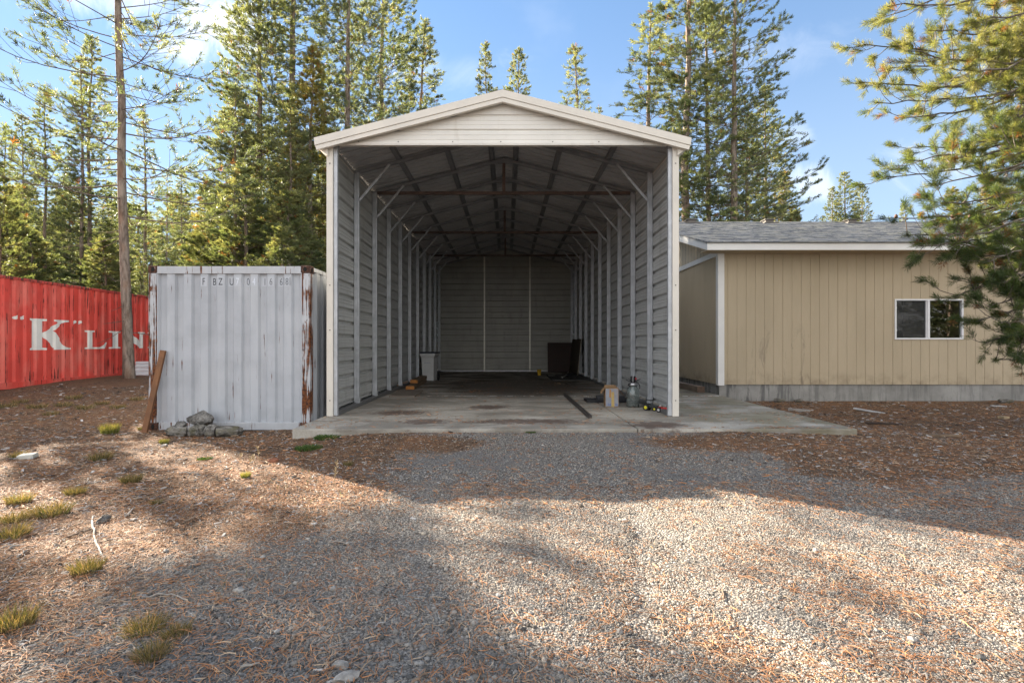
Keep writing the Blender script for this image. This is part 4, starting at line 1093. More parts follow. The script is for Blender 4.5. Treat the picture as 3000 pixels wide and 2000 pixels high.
    twig([(2115, 1715), (2122, 1735), (2118, 1752)], .007, 'small dark bent twig on the bright gravel', bw)
    twig([(1655, 1180), (1690, 1183)], .005, 'tiny brown twig on the slab', bw) if 0 else None
    q = on_z(2050+380, 1500, .03)
    twig([(2680, 1962), (2720, 1990)], .012, 'pale splinter at the bottom right on sunny gravel')

# ------------------------------------------------------------------ grass and weeds
def grass_mesh(name, seed, n, h, rad, cols, mat, w=.0035, lean=.55):
    r = np.random.RandomState(seed)
    a = r.rand(n)*6.283; rr = rad*np.sqrt(r.rand(n))*.75; bx, by = rr*np.cos(a), rr*np.sin(a)
    hh = h*(.45+.55*r.rand(n)); da = a+r.normal(size=n)*.9; ln = lean*(.3+.7*r.rand(n))*(.4+.8*rr/rad)
    P = []
    for t in (0, .4, .75, 1.0):
        off = ln*hh*t**1.7; P.append(np.stack([bx+np.cos(da)*off, by+np.sin(da)*off, hh*t*(1-.22*t*ln)-.01], -1))
    sa = r.rand(n)*6.283; S = np.stack([np.cos(sa), np.sin(sa), sa*0], -1)*w
    V = np.stack([P[0]-S, P[0]+S, P[1]-S*.9, P[1]+S*.9, P[2]-S*.6, P[2]+S*.6, P[3]], 1)
    i = np.arange(n)[:, None]*7
    Q = (np.array([[0, 1, 3, 2], [2, 3, 5, 4]])[None]+i[:, None]).reshape(-1, 4); T3 = (np.array([[4, 5, 6]])[None]+i[:, None]).reshape(-1, 3)
    cols = np.array(cols); ci = r.randint(len(cols), size=n); c0 = cols[ci]*(.75+.5*r.rand(n, 1)); C = np.repeat(c0[:, None], 7, 1)
    C[:, 4:] = C[:, 4:]*np.array([1.25, 1.12, .95])
    mb = MB(); mb.add(V.reshape(-1, 3), Q, C.reshape(-1, 3)); mb.f.setdefault(3, []).append(T3)
    o = mb.build(name, mat, colors=True); return o

def build_grass():
    mt = m_tint('grass_mat', .7, .35, spec=.3)
    green = [(.075, .09, .032), (.10, .112, .04), (.20, .165, .085)]; yel = [(.23, .165, .085), (.18, .145, .065), (.30, .235, .14), (.105, .105, .045)]; lime = [(.20, .22, .055), (.26, .25, .085), (.14, .17, .04), (.32, .28, .13)]
    proto = dict(g=grass_mesh('grass_tuft', 1, 420, .15, .12, green+yel, mt, .0018, .8), y=grass_mesh('grass_tuft', 2, 420, .14, .14, yel+green[:1], mt, .0018, .95), l=grass_mesh('grass_tuft', 3, 460, .19, .12, lime, mt, .002), w=grass_mesh('weed_patch', 4, 420, .055, .17, [(.05, .10, .028), (.08, .13, .04)], mt, .006, 1.2), s=grass_mesh('grass_tuft', 5, 150, .10, .13, yel, mt, .003, .9))
    used = set()
    lst = [('l', 322, 1252, 1.2, 'bright lime grass tuft sunlit left of the grey container'), ('l', 481, 1284, .55, 'small bright tuft at the left end of the log row'), ('y', 55, 1330, .8, 'yellow tuft behind the pale wood block'), ('y', 295, 1337, 1.0, 'pale spreading tuft below the bright lime tuft'),
           ('g', 385, 1402, .85, 'green and tan tuft in the middle of the left ground'), ('g', 55, 1462, .85, 'rounded green tuft at far left above the orange tuft'), ('g', 222, 1437, .75, 'flat dull green tuft left of centre ground'), ('y', 148, 1494, 1.1, 'orange yellow wide tuft at left'),
           ('y', 42, 1512, .8, 'pale wiry tuft beneath the rounded green tuft'), ('y', 30, 1558, .95, 'tan tuft cut by the left border, upper one'), ('g', 255, 1655, .78, 'dark green tuft beside the thin curved twig'), ('y', 456, 1462, .4, 'tiny yellow tuft above the white splinter'), ('l', 720, 1398, .45, 'small bright green tuft in the sun before the shadow edge'),
           ('y', 425, 1828, .72, 'brownish green tuft in the left foreground'), ('y', 446, 1902, .6, 'yellow tuft lowest in the left foreground'), ('y', 518, 1868, .5, 'yellow tuft touching the lowest one on its right'), ('g', 40, 1815, .85, 'green tuft cut by the left border, lower one'),
           ('g', 418, 1242, .7, 'dull tuft beside the left corner of the grey container'), ('g', 1020, 1364, .5, 'small yellow green tuft on shaded gravel before the slab'), ('y', 1390, 1272, .8, 'dry tuft against the front edge of the slab')]
    lst += [('s', u, v, s, 'sparse dry tuft on the shaded ground before the red container') for u, v, s in ((109, 1195, 1.6), (216, 1168, 1.5), (187, 1190, 1.5), (250, 1197, 1.5), (20, 1193, 1.6), (402, 1172, 1.4), (60, 1180, 1.3), (345, 1195, 1.3), (150, 1215, 1.2), (300, 1185, 1.3))]
    lst += [('w', u, v, s, l) for u, v, s, l in ((960, 1290, 1.3, 'low green weed patch left of the gravel before the slab'), (905, 1318, 1.2, 'low green weed patch nearest the grey container'), (1340, 1275, .9, 'low weeds along the slab edge left of the dry tuft'), (1425, 1272, .7, 'low weeds along the slab edge right of the dry tuft'), (1555, 1285, .55, 'small flat weed on the gravel in front of the slab'), (1100, 1270, .9, 'thin weeds below the slab edge left of the notch'), (1730, 1268, .5, 'tiny weed at the slab edge near the joint'), (600, 1345, .6, 'pale green weed left of the dry stalks'))]
    for k, u, v, s, lab in lst:
        q = on_z(u, v, .02 if u > 500 else .06 if v > 1230 else .16); q = (q[0], q[1], float(gh(q[0], q[1])))
        if k == 's':                                     # far ones: find the depth where the pixel meets the rising ground
            for d in np.arange(6, 14, .05):
                if float(gh((u-U0)/F*d, d)) >= CZ+(V0-v)/F*d: q = ((u-U0)/F*d, d, float(gh((u-U0)/F*d, d))); break
        grp = {'w': 'low weed patches', 's': 'sparse dry tufts before the red container'}.get(k, 'grass tufts')
        o = proto[k] if k not in used else proto[k].copy()
        if k in used: COL.objects.link(o)
        used.add(k); o.location = q; o.rotation_euler = (0, 0, (u*7.3) % 6.28); s *= .95; o.scale = (s, s, s*.85)
        tag(o, lab, 'grass' if k != 'w' else 'weed', grp)
    # dry weed stalks in the sun
    stm = m_paint('dry_stalk_mat', (.38, .30, .17), .8, .15, 20)
    for u, v, h, lab in ((760/1*1.0, 1345, .16, 'tallest dry weed stalk at the sunlit shadow edge'), (745, 1350, .09, 'short dry weed stalk beside the tallest one'), (978, 1412, .22, 'tan dry weed stalk standing alone on shaded gravel'), (735, 1352, .07, 'short leaning dry stalk left of the tallest one'), (702, 1345, .08, 'pale dry stalk at the left end of the stalks')):
        q = on_z(u, v, .05); rr = random.Random(u); mb = MB(); lx = rr.uniform(-.03, .03)
        mb.tube([(0, 0, -.01), (lx*.4, 0, h*.5), (lx, 0, h)], [.003, .0025, .0015], 5)
        for k in range(26):
            t = .35+.65*rr.random(); an = rr.random()*6.28; L = .012+.01*rr.random(); c = Vector((lx*t, 0, h*t))
            p = c+Vector((math.cos(an)*L, math.sin(an)*L, L*.9)); sd = Vector((-math.sin(an), math.cos(an), 0))*.003
            mb.add([c, p-sd, p+Vector((0, 0, .008)), p+sd], [(0, 1, 2, 3)])
        o = mb.build('weed_stalk', stm, loc=(q[0], q[1], float(gh(q[0], q[1])))); tag(o, lab, 'weed', 'dry weed stalks')

def build_sparse_grass():
    r = np.random.RandomState(66); n = 16000
    x, y = scatter_xy(n, 2.2, 11.5, r, 1.2); c = fbm(x*1.3+2, y*1.3, 71); c2 = fbm(x*5, y*5, 72)
    k = (sst(.50, .66, c)*sst(.42, .6, c2)*sst(-.6, -2.2, x+.2*(y-4))+.9*sst(.45, .62, c2)*np.exp(-((y-6.25)/.4)**2)*sst(-2.6, -2.0, x)*sst(2.2, .5, x)*.35 > r.rand(n)) & clear(x, y)
    x, y = x[k], y[k]; m = len(x); z = gh(x, y)
    h = (.025+.055*r.rand(m)**1.5); a = r.rand(m)*6.283; ln = .5+.9*r.rand(m); w = .0012+.0009*(y > 4)
    sa = a+1.57; S = np.stack([np.cos(sa), np.sin(sa), 0*a], -1)*w[:, None]
    P = [np.stack([x+np.cos(a)*h*ln*t**1.6, y+np.sin(a)*h*ln*t**1.6, z-.004+h*t*(1-.25*t)], -1) for t in (0, .55, 1)]
    V = np.stack([P[0]-S, P[0]+S, P[1]-S*.8, P[1]+S*.8, P[2]], 1); i = np.arange(m)[:, None]*5
    mb = MB(); q = r.rand(m, 1); C = np.where(r.rand(m, 1) < .3, np.array([.08, .10, .035])+q*.06, np.array([.20, .15, .085])+q*.14)
    mb.add(V.reshape(-1, 3), (np.array([[0, 1, 3, 2]])[None]+i[:, None]).reshape(-1, 4), np.repeat(C, 5, 0)); mb.f.setdefault(3, []).append((np.array([[2, 3, 4]])[None]+i[:, None]).reshape(-1, 3))
    o = mb.build('sparse_grass', m_tint('sparse_grass_mat', .75, .3), colors=True); tag(o, 'thin dead grass blades coming up between the needles', kind='stuff')
# ------------------------------------------------------------------ pines
class Pine:
    """gathers wood tubes and needle tufts for one pine"""
    def __init__(s, seed, nl, nw, per):
        s.r = np.random.RandomState(seed); s.w = MB(); s.tp = []; s.td = []; s.tk = []; s.nl, s.nw, s.per = nl, nw, per
    def tuft(s, p, d, tone):
        s.tp.append(p); s.td.append(d); s.tk.append(tone)
    def needles(s, name, mat, parent, pal, brown=.02, length=1.0):
        r = s.r; P = np.array(s.tp); D = np.array(s.td); K = np.array(s.tk); m = len(P); n = s.per
        D = D/np.linalg.norm(D, axis=1, keepdims=True)
        P = np.repeat(P, n, 0); Dn = np.repeat(D, n, 0)
        along = (r.rand(m*n)-.75)*s.nl*1.1*length
        rnd = r.normal(size=(m*n, 3)); rnd -= (rnd*Dn).sum(1, keepdims=True)*Dn; rnd /= np.linalg.norm(rnd, axis=1, keepdims=True)+1e-6
        sp = .45+.75*r.rand(m*n)
        dr = Dn+rnd*sp[:, None]; dr /= np.linalg.norm(dr, axis=1, keepdims=True)
        L = s.nl*(.65+.5*r.rand(m*n))[:, None]; b = P+Dn*along[:, None]; e = b+dr*L
        sd = np.cross(dr, r.normal(size=(m*n, 3))); sd /= np.linalg.norm(sd, axis=1, keepdims=True)+1e-6; sd *= s.nw*.5
        md = b+dr*L*.55
        V = np.stack([b-sd*.5, md+sd, e, md-sd], 1).reshape(-1, 3)
        Fi = np.arange(m*n)[:, None]*4+np.arange(4)[None]
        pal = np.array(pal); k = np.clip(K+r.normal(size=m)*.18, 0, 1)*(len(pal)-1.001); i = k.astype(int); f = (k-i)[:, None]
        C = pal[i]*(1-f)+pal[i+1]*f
        br = r.rand(m) < brown; C[br] = np.array([.20, .085, .03])*(.8+.6*r.rand(br.sum(), 1))
        C = np.repeat(C, n, 0)*(.8+.4*r.rand(m*n, 1))
        mb = MB(); mb.add(V, Fi, np.repeat(C, 4, 0)); return mb.build(name, mat, parent, colors=True)

def grow_pine(seed, H, base, rmax, nbr, twn, tuftn, per=9, nl=.14, nw=.020, up=.25, droop=.5, shape=1.0, trunk_r=.16, gap=0.0, sparse_low=.0, bare=8, lean=0.0, brown=.02, pal=None, tone_lo=.1, thick=1.0):
    """returns (wood MB pair, needles) in local space; shape>1 narrows the top early"""
    t = Pine(seed, nl, nw, per); r = t.r
    zz = np.linspace(-.4, H, 26); wob = np.cumsum(r.normal(size=(26, 2))*.035, 0)*np.linspace(0, 1, 26)[:, None]
    cx = wob[:, 0]+lean*zz/H; cy = wob[:, 1]
    rad = trunk_r*(1-np.clip(zz, 0, H)/H)**.75+.012; rad[0] *= 1.35; rad[1] *= 1.12
    tk = MB().tube(np.stack([cx, cy, zz], 1), rad, 12)
    limb = MB()
    X = lambda z: np.array([np.interp(z, zz, cx), np.interp(z, zz, cy), z])
    def twig(p, d, L, tone):
        """a short side shoot carrying tufts"""
        q = p+d*L+np.array([0, 0, .10*L])
        limb.tube(np.array([p, (p+q)/2+np.array([0, 0, -.04*L]), q]), [.008, .006, .004], 3, False)
        nt = max(1, int(tuftn*(.5+r.rand())))
        for j in range(nt):
            f = 1-.62*j/max(1, nt)*(.6+.4*r.rand()); a = p+(q-p)*f
            dd = d+r.normal(size=3)*.35+np.array([0, 0, .35]); t.tuft(a, dd, tone+.1*r.normal())
    ga = 2.399
    for k in range(nbr):
        f = (k+r.rand())/nbr; z = base+(H-.25-base)*f**.88
        if gap and r.rand() < gap*(1-f): continue
        prof = (1-f)**shape*(1-.35*(max(0, .28-f)/.28)) if sparse_low else (1-f)**shape
        L = (rmax*prof+.18)*(.6+.55*r.rand())
        az = k*ga+r.normal()*.4; rise = up*(.3+1.1*f)+r.normal()*.10
        d = np.array([math.cos(az), math.sin(az), 0]); p0 = X(z)
        ns = 6; pts = []
        bendz = droop*(1-f)*L*.22
        sid = np.array([-d[1], d[0], 0])*r.normal()*.10*L
        for j in range(ns+1):
            u = j/ns
            pts.append(p0+d*L*u+sid*u*u+np.array([0, 0, L*(rise*u)-bendz*math.sin(u*2.4)+.16*L*max(0, u-.6)]))
        pts = np.array(pts); br = max(.008, (.007+.0065*L)*(1-.3*f)*thick)
        limb.tube(pts, np.linspace(br, .006, ns+1), 4, False)
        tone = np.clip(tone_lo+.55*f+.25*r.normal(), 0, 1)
        nt = max(2, int(twn*L*(.7+.6*r.rand())))
        u0 = .30 if L > 1 else .15
        for j in range(nt):
            u = u0+(1-u0)*((j+r.rand())/nt); p = np.array([np.interp(u*ns, range(ns+1), pts[:, c]) for c in range(3)])
            s = 1 if j % 2 else -1; a2 = az+s*(.5+.5*r.rand()); dd = np.array([math.cos(a2), math.sin(a2), .15+.25*r.rand()+r.normal()*.2])
            twig(p, dd, min(.75, (.16+.30*L*(1-u)+.10*L)*(.6+.7*r.rand())), np.clip(tone+.15*r.normal()-.0, 0, 1))
        for j in range(max(2, tuftn)):
            t.tuft(pts[-1]-d*.10*j, d+np.array([0, 0, .5])+r.normal(size=3)*.25, tone)
    for k in range(bare):                                 # dead snags under the crown
        z = base*(.25+.75*r.rand()); az = r.rand()*6.28; L = .25+1.1*r.rand(); d = np.array([math.cos(az), math.sin(az), -.12+.2*r.normal()])
        p0 = X(z); limb.tube(np.array([p0, p0+d*L*.5+np.array([0, 0, -.05]), p0+d*L+np.array([0, 0, .04+.1*r.normal()])]), [.012, .008, .004], 4, False)
    for j in range(6): t.tuft(X(H)-np.array([0, 0, .12*j]), np.array([0, 0, 1.0])+r.normal(size=3)*.3, .6)
    return tk, limb, t

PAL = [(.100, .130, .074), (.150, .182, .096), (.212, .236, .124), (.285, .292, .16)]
def bark_mat(name, a, b, c):
    m, g = material(name)
    v = g.co(scale=(9, 9, 2.2)); n = g.noise(v, 1.0, 6, .7, .5)
    base = g.mix(g.ramp(n, .34, .64), a, b); base = g.mix(g.ramp(g.noise(g.co(scale=(3, 3, 1)), 1.3, 4), .5, .68, 0, .6), base, c)
    finish(g, base, .95, 0, g.bump(n, 1.0, .03), .1); return m
def tree_object(tk, limb, t, label, group=None, brown=.02, pal=PAL, mats=None, loc=(0, 0, 0)):
    T = thing('pine_tree', label, 'tree', loc, 0, group)
    a = tk.build('trunk', mats['bark'], T, True)
    limb.build('branches', mats['limb'], T, True)
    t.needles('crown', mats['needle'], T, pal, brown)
    return T

def build_trees():
    M = dict(bark=bark_mat('bark_mat', (.10, .078, .062), (.30, .245, .20), (.22, .13, .085)), limb=bark_mat('limb_mat', (.09, .075, .06), (.22, .19, .16), (.15, .10, .07)), needle=m_tint('needle_mat', .5, .5, spec=.4))
    build_trees.M = M
    # T1: the nearest tall sparse pine at the left, in front of the red container
    q = (-10.64, 14.0)
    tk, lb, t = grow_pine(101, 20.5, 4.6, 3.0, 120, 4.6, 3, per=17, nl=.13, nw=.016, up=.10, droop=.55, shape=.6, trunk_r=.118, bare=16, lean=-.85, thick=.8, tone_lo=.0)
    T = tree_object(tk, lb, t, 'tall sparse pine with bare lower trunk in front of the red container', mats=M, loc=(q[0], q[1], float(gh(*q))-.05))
    # kinds used again and again
    K = {}
    def kind(key, *a, **k):
        pal = k.pop('pal', PAL); brown = k.get('brown', .02); k.pop('brown', None)
        K[key] = (a, k, pal, brown)
    kind('dense', 202, 22, 1.6, 3.0, 270, 4.9, 4, per=19, nl=.15, nw=.0195, up=.28, droop=.6, shape=.62, trunk_r=.20)
    kind('dense2', 203, 23, 2.6, 3.3, 240, 4.6, 4, per=19, nl=.15, nw=.0195, up=.22, droop=.7, shape=.55, trunk_r=.22, gap=.15)
    kind('narrow', 204, 20, 3.2, 1.9, 180, 5.0, 4, per=18, nl=.145, nw=.019, up=.32, droop=.4, shape=.7, trunk_r=.14)
    kind('thin', 205, 18, 5.0, 1.4, 110, 4.6, 3, per=17, nl=.145, nw=.018, up=.35, droop=.3, shape=.8, trunk_r=.12, gap=.2)
    kind('open', 206, 24, 3.6, 4.0, 170, 4.2, 4, per=19, nl=.15, nw=.0195, up=.34, droop=.5, shape=.62, trunk_r=.23, gap=.12, bare=14)
    kind('bushy', 207, 9, .4, 2.1, 150, 5.6, 4, per=19, nl=.15, nw=.0195, up=.3, droop=.4, shape=.8, trunk_r=.10, pal=[(.085, .112, .056), (.135, .165, .076), (.19, .21, .095), (.27, .27, .13)])
    kind('golden', 208, 16, 1.5, 2.1, 190, 5.0, 4, per=19, nl=.15, nw=.0195, up=.3, droop=.4, shape=.8, trunk_r=.14, brown=.05, pal=[(.11, .12, .04), (.19, .185, .055), (.29, .25, .08), (.37, .31, .11)])
    kind('high', 209, 20, 8.6, 2.7, 200, 5.0, 4, per=12, nl=.19, nw=.032, up=.2, droop=.6, shape=.6, trunk_r=.16)
    made = {}
    def put(key, u, d, top_v=None, H=None, label='', group=None, rz=None, wide=1.0, x=None):
        """a tree of a kind whose top reaches the pixel row top_v at depth d"""
        a, k, pal, brown = K[key]
        X = (u-U0)/F*d if x is None else x
        zb = float(gh(X, d))-.05
        Hh = (CZ+(V0-top_v)/F*d-zb) if top_v is not None else H
        s = Hh/a[1]
        rz = (X*3.7+d*1.3) % 6.28 if rz is None else rz
        if key not in made:
            T = tree_object(*grow_pine(*a, **k), label, group, brown, pal, M, (X, d, zb)); made[key] = T
        else:
            T = dup(made[key], (X, d, zb), rz, None, label, group)
            if group is None and 'group' in T: del T['group']
        T.location = (X, d, zb); T.rotation_euler = (0, 0, rz); T.scale = (s*wide, s*wide, s)
        return T
    # left, behind the red container
    put('narrow', 262, 27, 95, label='tall double stemmed pine right behind the bare trunk tree, right stem')
    put('thin', 238, 26.2, 165, label='tall double stemmed pine behind the bare trunk tree, left stem')
    put('narrow', 132, 30, 262, label='green narrow pine with pointed top at left')
    put('dense', 70, 33, 335, label='dense pine with lower pointed top at far left', wide=.8)
    put('thin', 15, 24, 360, label='thin pine cut by the left border')
    put('thin', 424, 31, 325, label='thin pine with pointed top between the bare trunk and the container', wide=1.1)
    put('narrow', 530, 40, 488, label='small pointed pine in the gap right of the bare trunk')
    put('thin', 488, 44, 500, label='thin pale pine in the gap above the grey container')
    # the big dense stand left of the carport
    put('dense', 758, 27, -260, label='dense sunlit pine forming the left edge of the tall stand', wide=.95)
    put('dense', 690, 24.5, 250, label='lower bushy pine at the left foot of the tall stand', wide=1.0)
    put('dense2', 860, 28.5, -430, label='very tall dense pine in the middle of the stand left of the carport')
    put('golden', 905, 25, 130, label='yellowish golden pine leaning on the dark tall trunk', wide=1.0)
    put('open', 1010, 27.5, -230, label='tallest dark trunk pine directly behind the left carport eave')
    put('dense2', 1110, 36, -200, label='tall pine behind the long bare boughs left of the carport roof')
    put('narrow', 1228, 38, 60, label='pale pine at the right end of the tall stand', wide=1.25)
    put('bushy', 720, 21.5, 480, label='bushy orange flecked young pine above the grey container', wide=1.2)
    put('golden', 600, 30, 520, label='lower pine at the left edge under the tall stand', wide=1.0)
    put('dense', 855, 23.5, 300, label='mid height pine right behind the carport corner')
    put('bushy', 860, 20.5, 560, label='low bushy pine between the grey container and the carport wall', wide=1.3)
    # beyond the carport ridge
    put('narrow', 1428, 36, 128, label='narrow pine peeking left of the carport ridge', wide=.8)
    put('dense', 1515, 38, 140, label='wide pine top just right of the carport ridge', wide=.75)
    put('thin', 1690, 38, 135, label='sparse airy pine top alone right of the carport ridge', wide=1.35)
    put('thin', 1752, 52, 310, label='smallest pine tip above the right roof slope', wide=.7)
    # right stand
    put('thin', 1898, 33, 42, label='pale slim pine at the left of the right hand stand', wide=1.7)
    put('narrow', 2010, 28, -260, label='tall pine in the middle of the right hand stand, left trunk', wide=1.5)
    put('open', 2078, 29, -120, label='tall straight trunk pine of the right hand stand', wide=.8)
    put('open', 2150, 26.5, -170, label='tall pine with long right hand boughs behind the house', wide=1.05)
    put('dense', 2185, 31, 330, label='lower pine under the long boughs behind the house', wide=1.2)
    put('dense', 2245, 33, 250, label='dark green pine at the right side of the right hand stand', wide=1.0)
    put('golden', 2290, 34, 500, label='brown tinged small pine behind the roof vents', wide=1.1)
    put('bushy', 2330, 31, 610, label='low pine tip just above the house ridge right of the stand', wide=.8)
    put('dense', 2478, 44, 500, label='triple topped pine alone above the house ridge, middle stem', wide=.9)
    put('dense', 2436, 44.6, 545, label='triple topped pine alone above the house ridge, left stem', wide=.75)
    put('dense', 2524, 45, 540, label='triple topped pine alone above the house ridge, right stem', wide=.8)
    put('narrow', 2650, 52, 592, label='small distant pine above the ridge beside the near branches', wide=.8)
    put('golden', 2800, 40, 545, label='yellow lit pine seen through the near branches', wide=1.3)
    put('golden', 2895, 46, 560, label='second yellow lit pine seen through the near branches at far right', wide=1.2)
    # the woods behind, one group
    r = random.Random(77); keys = ['narrow', 'thin', 'dense', 'narrow', 'thin', 'bushy', 'dense']; n = 0
    while n < 84:
        d = r.uniform(30, 85); u = r.uniform(-260, 1240)
        X = (u-U0)/F*d
        lim = 560 if u < 380 else 600 if u < 640 else 430
        tv = lim+r.uniform(-60, 190)
        if tv > 800: continue
        put(r.choice(keys), u, d, tv, label='pine among the woods behind the containers', group='pines in the woods behind the containers', rz=r.uniform(0, 6.28), wide=r.uniform(1.0, 1.5)); n += 1
    for k in range(16):
        d = r.uniform(18, 27); u = r.uniform(-60, 940)
        if -16 < (u-U0)/F*d < -8.6 and d < 22: d += 5
        put('bushy', u, d, r.uniform(560, 760), label='young bushy pine in the undergrowth behind the containers', group='young pines behind the containers', rz=r.uniform(0, 6.28), wide=r.uniform(1.0, 1.5))
    # trees out of the frame: they dapple the light and stand in the window reflection
    for key, x, y, H, wd in SHADERS:
        put(key, 0, y, None, H, 'pine standing outside the view beside the yard', 'pines around the yard', wide=wd, x=x)

SHADERS = [('high', -17.6, 11.9, 16.6, 1.25), ('high', -19.9, 15.2, 21, .8), ('bushy', -15.0, 13.2, 6.4, .75), ('bushy', -15.9, 15.6, 6.8, .7), ('thin', -16.4, 14.6, 8.0, 1.5), ('thin', -16.0, 12.0, 17, 1.2), ('narrow', -24.5, 16.4, 19, .9), ('dense2', -33, 20, 20, .8), ('thin', -18.5, 10.2, 16, 1.2),
           ('dense', 18, -15, 20, 1.2), ('golden', 15.5, -8, 5, 1.3), ('dense2', 24, -12, 22, 1.0), ('dense', 28, -9, 18, 1.2), ('dense', 33, -14, 20, 1.2), ('bushy', 25.5, -6.5, 6, 1.3), ('dense2', 38, -10, 22, 1.1)]

def build_near_pine():
    """the pine whose boughs reach in from the right, drawn bough by bough"""
    M = build_trees.M; t = Pine(909, .088, .0038, 54); r = t.r; tk = MB(); limb = MB()
    bx, by = 8.9, 7.3; H = 12.5
    zz = np.linspace(-.3, H, 18); tk.tube(np.stack([bx+.12*np.sin(zz*.5), by+.08*np.cos(zz*.7), zz], 1), .20*(1-zz/H*.9)+.012, 14)
    ends = [  # (u, v, depth) of the bough tip, v where it leaves the frame on the right, depth of length
        (2560, 60, 7.4, -160), (2530, 130, 6.9, 60), (2512, 240, 7.2, 190), (2600, 20, 6.6, -60), (2700, -40, 7.8, -200), (2560, 300, 7.0, 260), (2640, 345, 6.6, 250), (2720, 90, 6.4, 40), (2780, 200, 6.2, 140),
        (2790, -30, 6.8, -120), (2880, 60, 6.3, 10), (2600, 200, 7.7, 100), (2690, 260, 7.5, 180), (2840, 300, 6.5, 230), (2650, 150, 6.5, 120), (2900, 180, 6.6, 150),
        (2590, 520, 7.0, 400), (2690, 430, 7.3, 330), (2660, 470, 6.7, 380), (2760, 470, 6.5, 400), (2820, 420, 6.8, 360), (2880, 520, 6.4, 470), (2710, 545, 7.4, 460),
        (2580, 640, 7.1, 560), (2700, 640, 6.8, 560), (2650, 690, 7.2, 590), (2760, 600, 6.5, 540), (2840, 650, 6.9, 580), (2690, 720, 6.6, 640), (2790, 720, 6.3, 650), (2900, 700, 6.5, 640), (2930, 610, 6.3, 560), (2740, 690, 6.2, 620), (2810, 760, 6.9, 690), (2880, 770, 6.3, 700),
        (2800, 870, 6.7, 760), (2850, 850, 6.9, 740), (2900, 900, 6.4, 800), (2950, 850, 6.6, 780), (2850, 945, 6.8, 870), (2925, 950, 6.3, 880), (2890, 1005, 6.6, 930), (2915, 1055, 6.7, 990), (2970, 1010, 6.2, 960), (2985, 900, 6.4, 840), (2960, 800, 6.2, 760),
        (2960, 330, 6.4, 300), (2970, 440, 6.2, 420), (2950, 250, 7.2, 220), (2940, 560, 7.4, 520), (2990, 690, 7.0, 640), (2980, 120, 6.9, 90), (2860, 130, 7.5, 90), (2910, 390, 7.5, 340)]
    for (u, v, d, ve) in ends:
        tip = np.array(at(u, v, d)); ee = np.array(at(3060, ve, (d+by)/2+.2*r.normal()))
        root = np.array([bx, by, min(H-.8, max(.9, ee[2]+.25*r.normal()+.05))])
        mid = ee+np.array([0, .12*r.normal(), 0]); a1 = root*.5+mid*.5+np.array([0, 0, .05]); L = np.linalg.norm(tip-mid)
        m2 = mid*.5+tip*.5+np.array([0, .06*r.normal(), -.06*L+.05*r.normal()])
        C = [root, a1, mid, m2, tip]
        ts = np.linspace(0, 4, 21); P = np.stack([np.interp(ts, range(5), [c[k] for c in C]) for k in range(3)], 1)
        P[1:-1] = .25*P[:-2]+.5*P[1:-1]+.25*P[2:]; P[1:-1] += r.normal(size=P[1:-1].shape)*.012
        limb.tube(P, np.linspace(.032 if L > .8 else .022, .006, 21), 6, False)
        sunny = np.clip(.80-(v-250)/900.0, .22, .85)  # sunlight on upper boughs and shade on lower ones, put into needle colour
        total = np.linalg.norm(np.diff(P, axis=0), axis=1).sum(); nside = int(6+total*(4.2 if v < 540 else 2.9))
        for j in range(nside):
            f = .30+.70*(j+r.rand())/nside; p = np.array([np.interp(f*20, range(21), P[:, k]) for k in range(3)])
            tg = P[min(20, int(f*20)+1)]-P[max(0, int(f*20)-1)]; tg /= np.linalg.norm(tg)+1e-6
            sd = np.cross(tg, r.normal(size=3)); sd /= np.linalg.norm(sd)+1e-6
            d1 = tg*.85+sd*(.5+.5*r.rand())+np.array([0, 0, .10+.15*r.normal()]); d1 /= np.linalg.norm(d1)
            L1 = (.14+.30*r.rand())*(.6+.5*min(1, total/3)); 
            pts = np.array([p, p+d1*L1*.5+np.array([0, 0, -.03*L1]), p+d1*L1+np.array([0, 0, .14*L1])])
            limb.tube(pts, [.006, .0045, .003], 4, False)
            ns = 1+int(3.8*r.rand())
            for q in range(ns+1):
                a = pts[2] if q == 0 else pts[1]+(pts[2]-pts[1])*r.rand()
                d2 = d1+r.normal(size=3)*.45+np.array([0, 0, .35]); d2 /= np.linalg.norm(d2); L2 = .02 if q == 0 else .06+.10*r.rand()
                e = a+d2*L2
                if q: limb.tube(np.array([a, e]), [.0035, .0025], 3, False)
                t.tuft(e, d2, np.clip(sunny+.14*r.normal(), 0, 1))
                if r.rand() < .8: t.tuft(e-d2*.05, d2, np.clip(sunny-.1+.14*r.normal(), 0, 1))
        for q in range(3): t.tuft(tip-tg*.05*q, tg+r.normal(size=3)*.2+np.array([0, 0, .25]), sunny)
    T = thing('pine_tree', 'near pine reaching in from the right border across house and sky', 'tree', (0, 0, 0))
    for nm, mb, mt in (('trunk', tk, M['bark']), ('branches', limb, M['limb'])): mb.build(nm, mt, T, True)
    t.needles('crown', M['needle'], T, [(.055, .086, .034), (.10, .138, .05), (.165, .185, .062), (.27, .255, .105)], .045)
    # bring the origin to the foot of the trunk
    off = Vector((bx, by, 0)); T.location = off
    for c in T.children: c.data.transform(Matrix.Translation(-off))
    cone = m_paint('cone_mat', (.10, .055, .035), .8, .3, 20)
    for u, v, d in ((2842, 640, 6.8), (2790, 640, 6.9), (2625, 640, 7.05)):
        c = at(u, v, d); mb = MB(); mb.lathe([(0, 0), (.018, .008), (.024, .025), (.018, .045), (.008, .06), (0, .062)], 10, (c[0]-bx, c[1]-by, c[2])); mb.build('cone', cone, T)

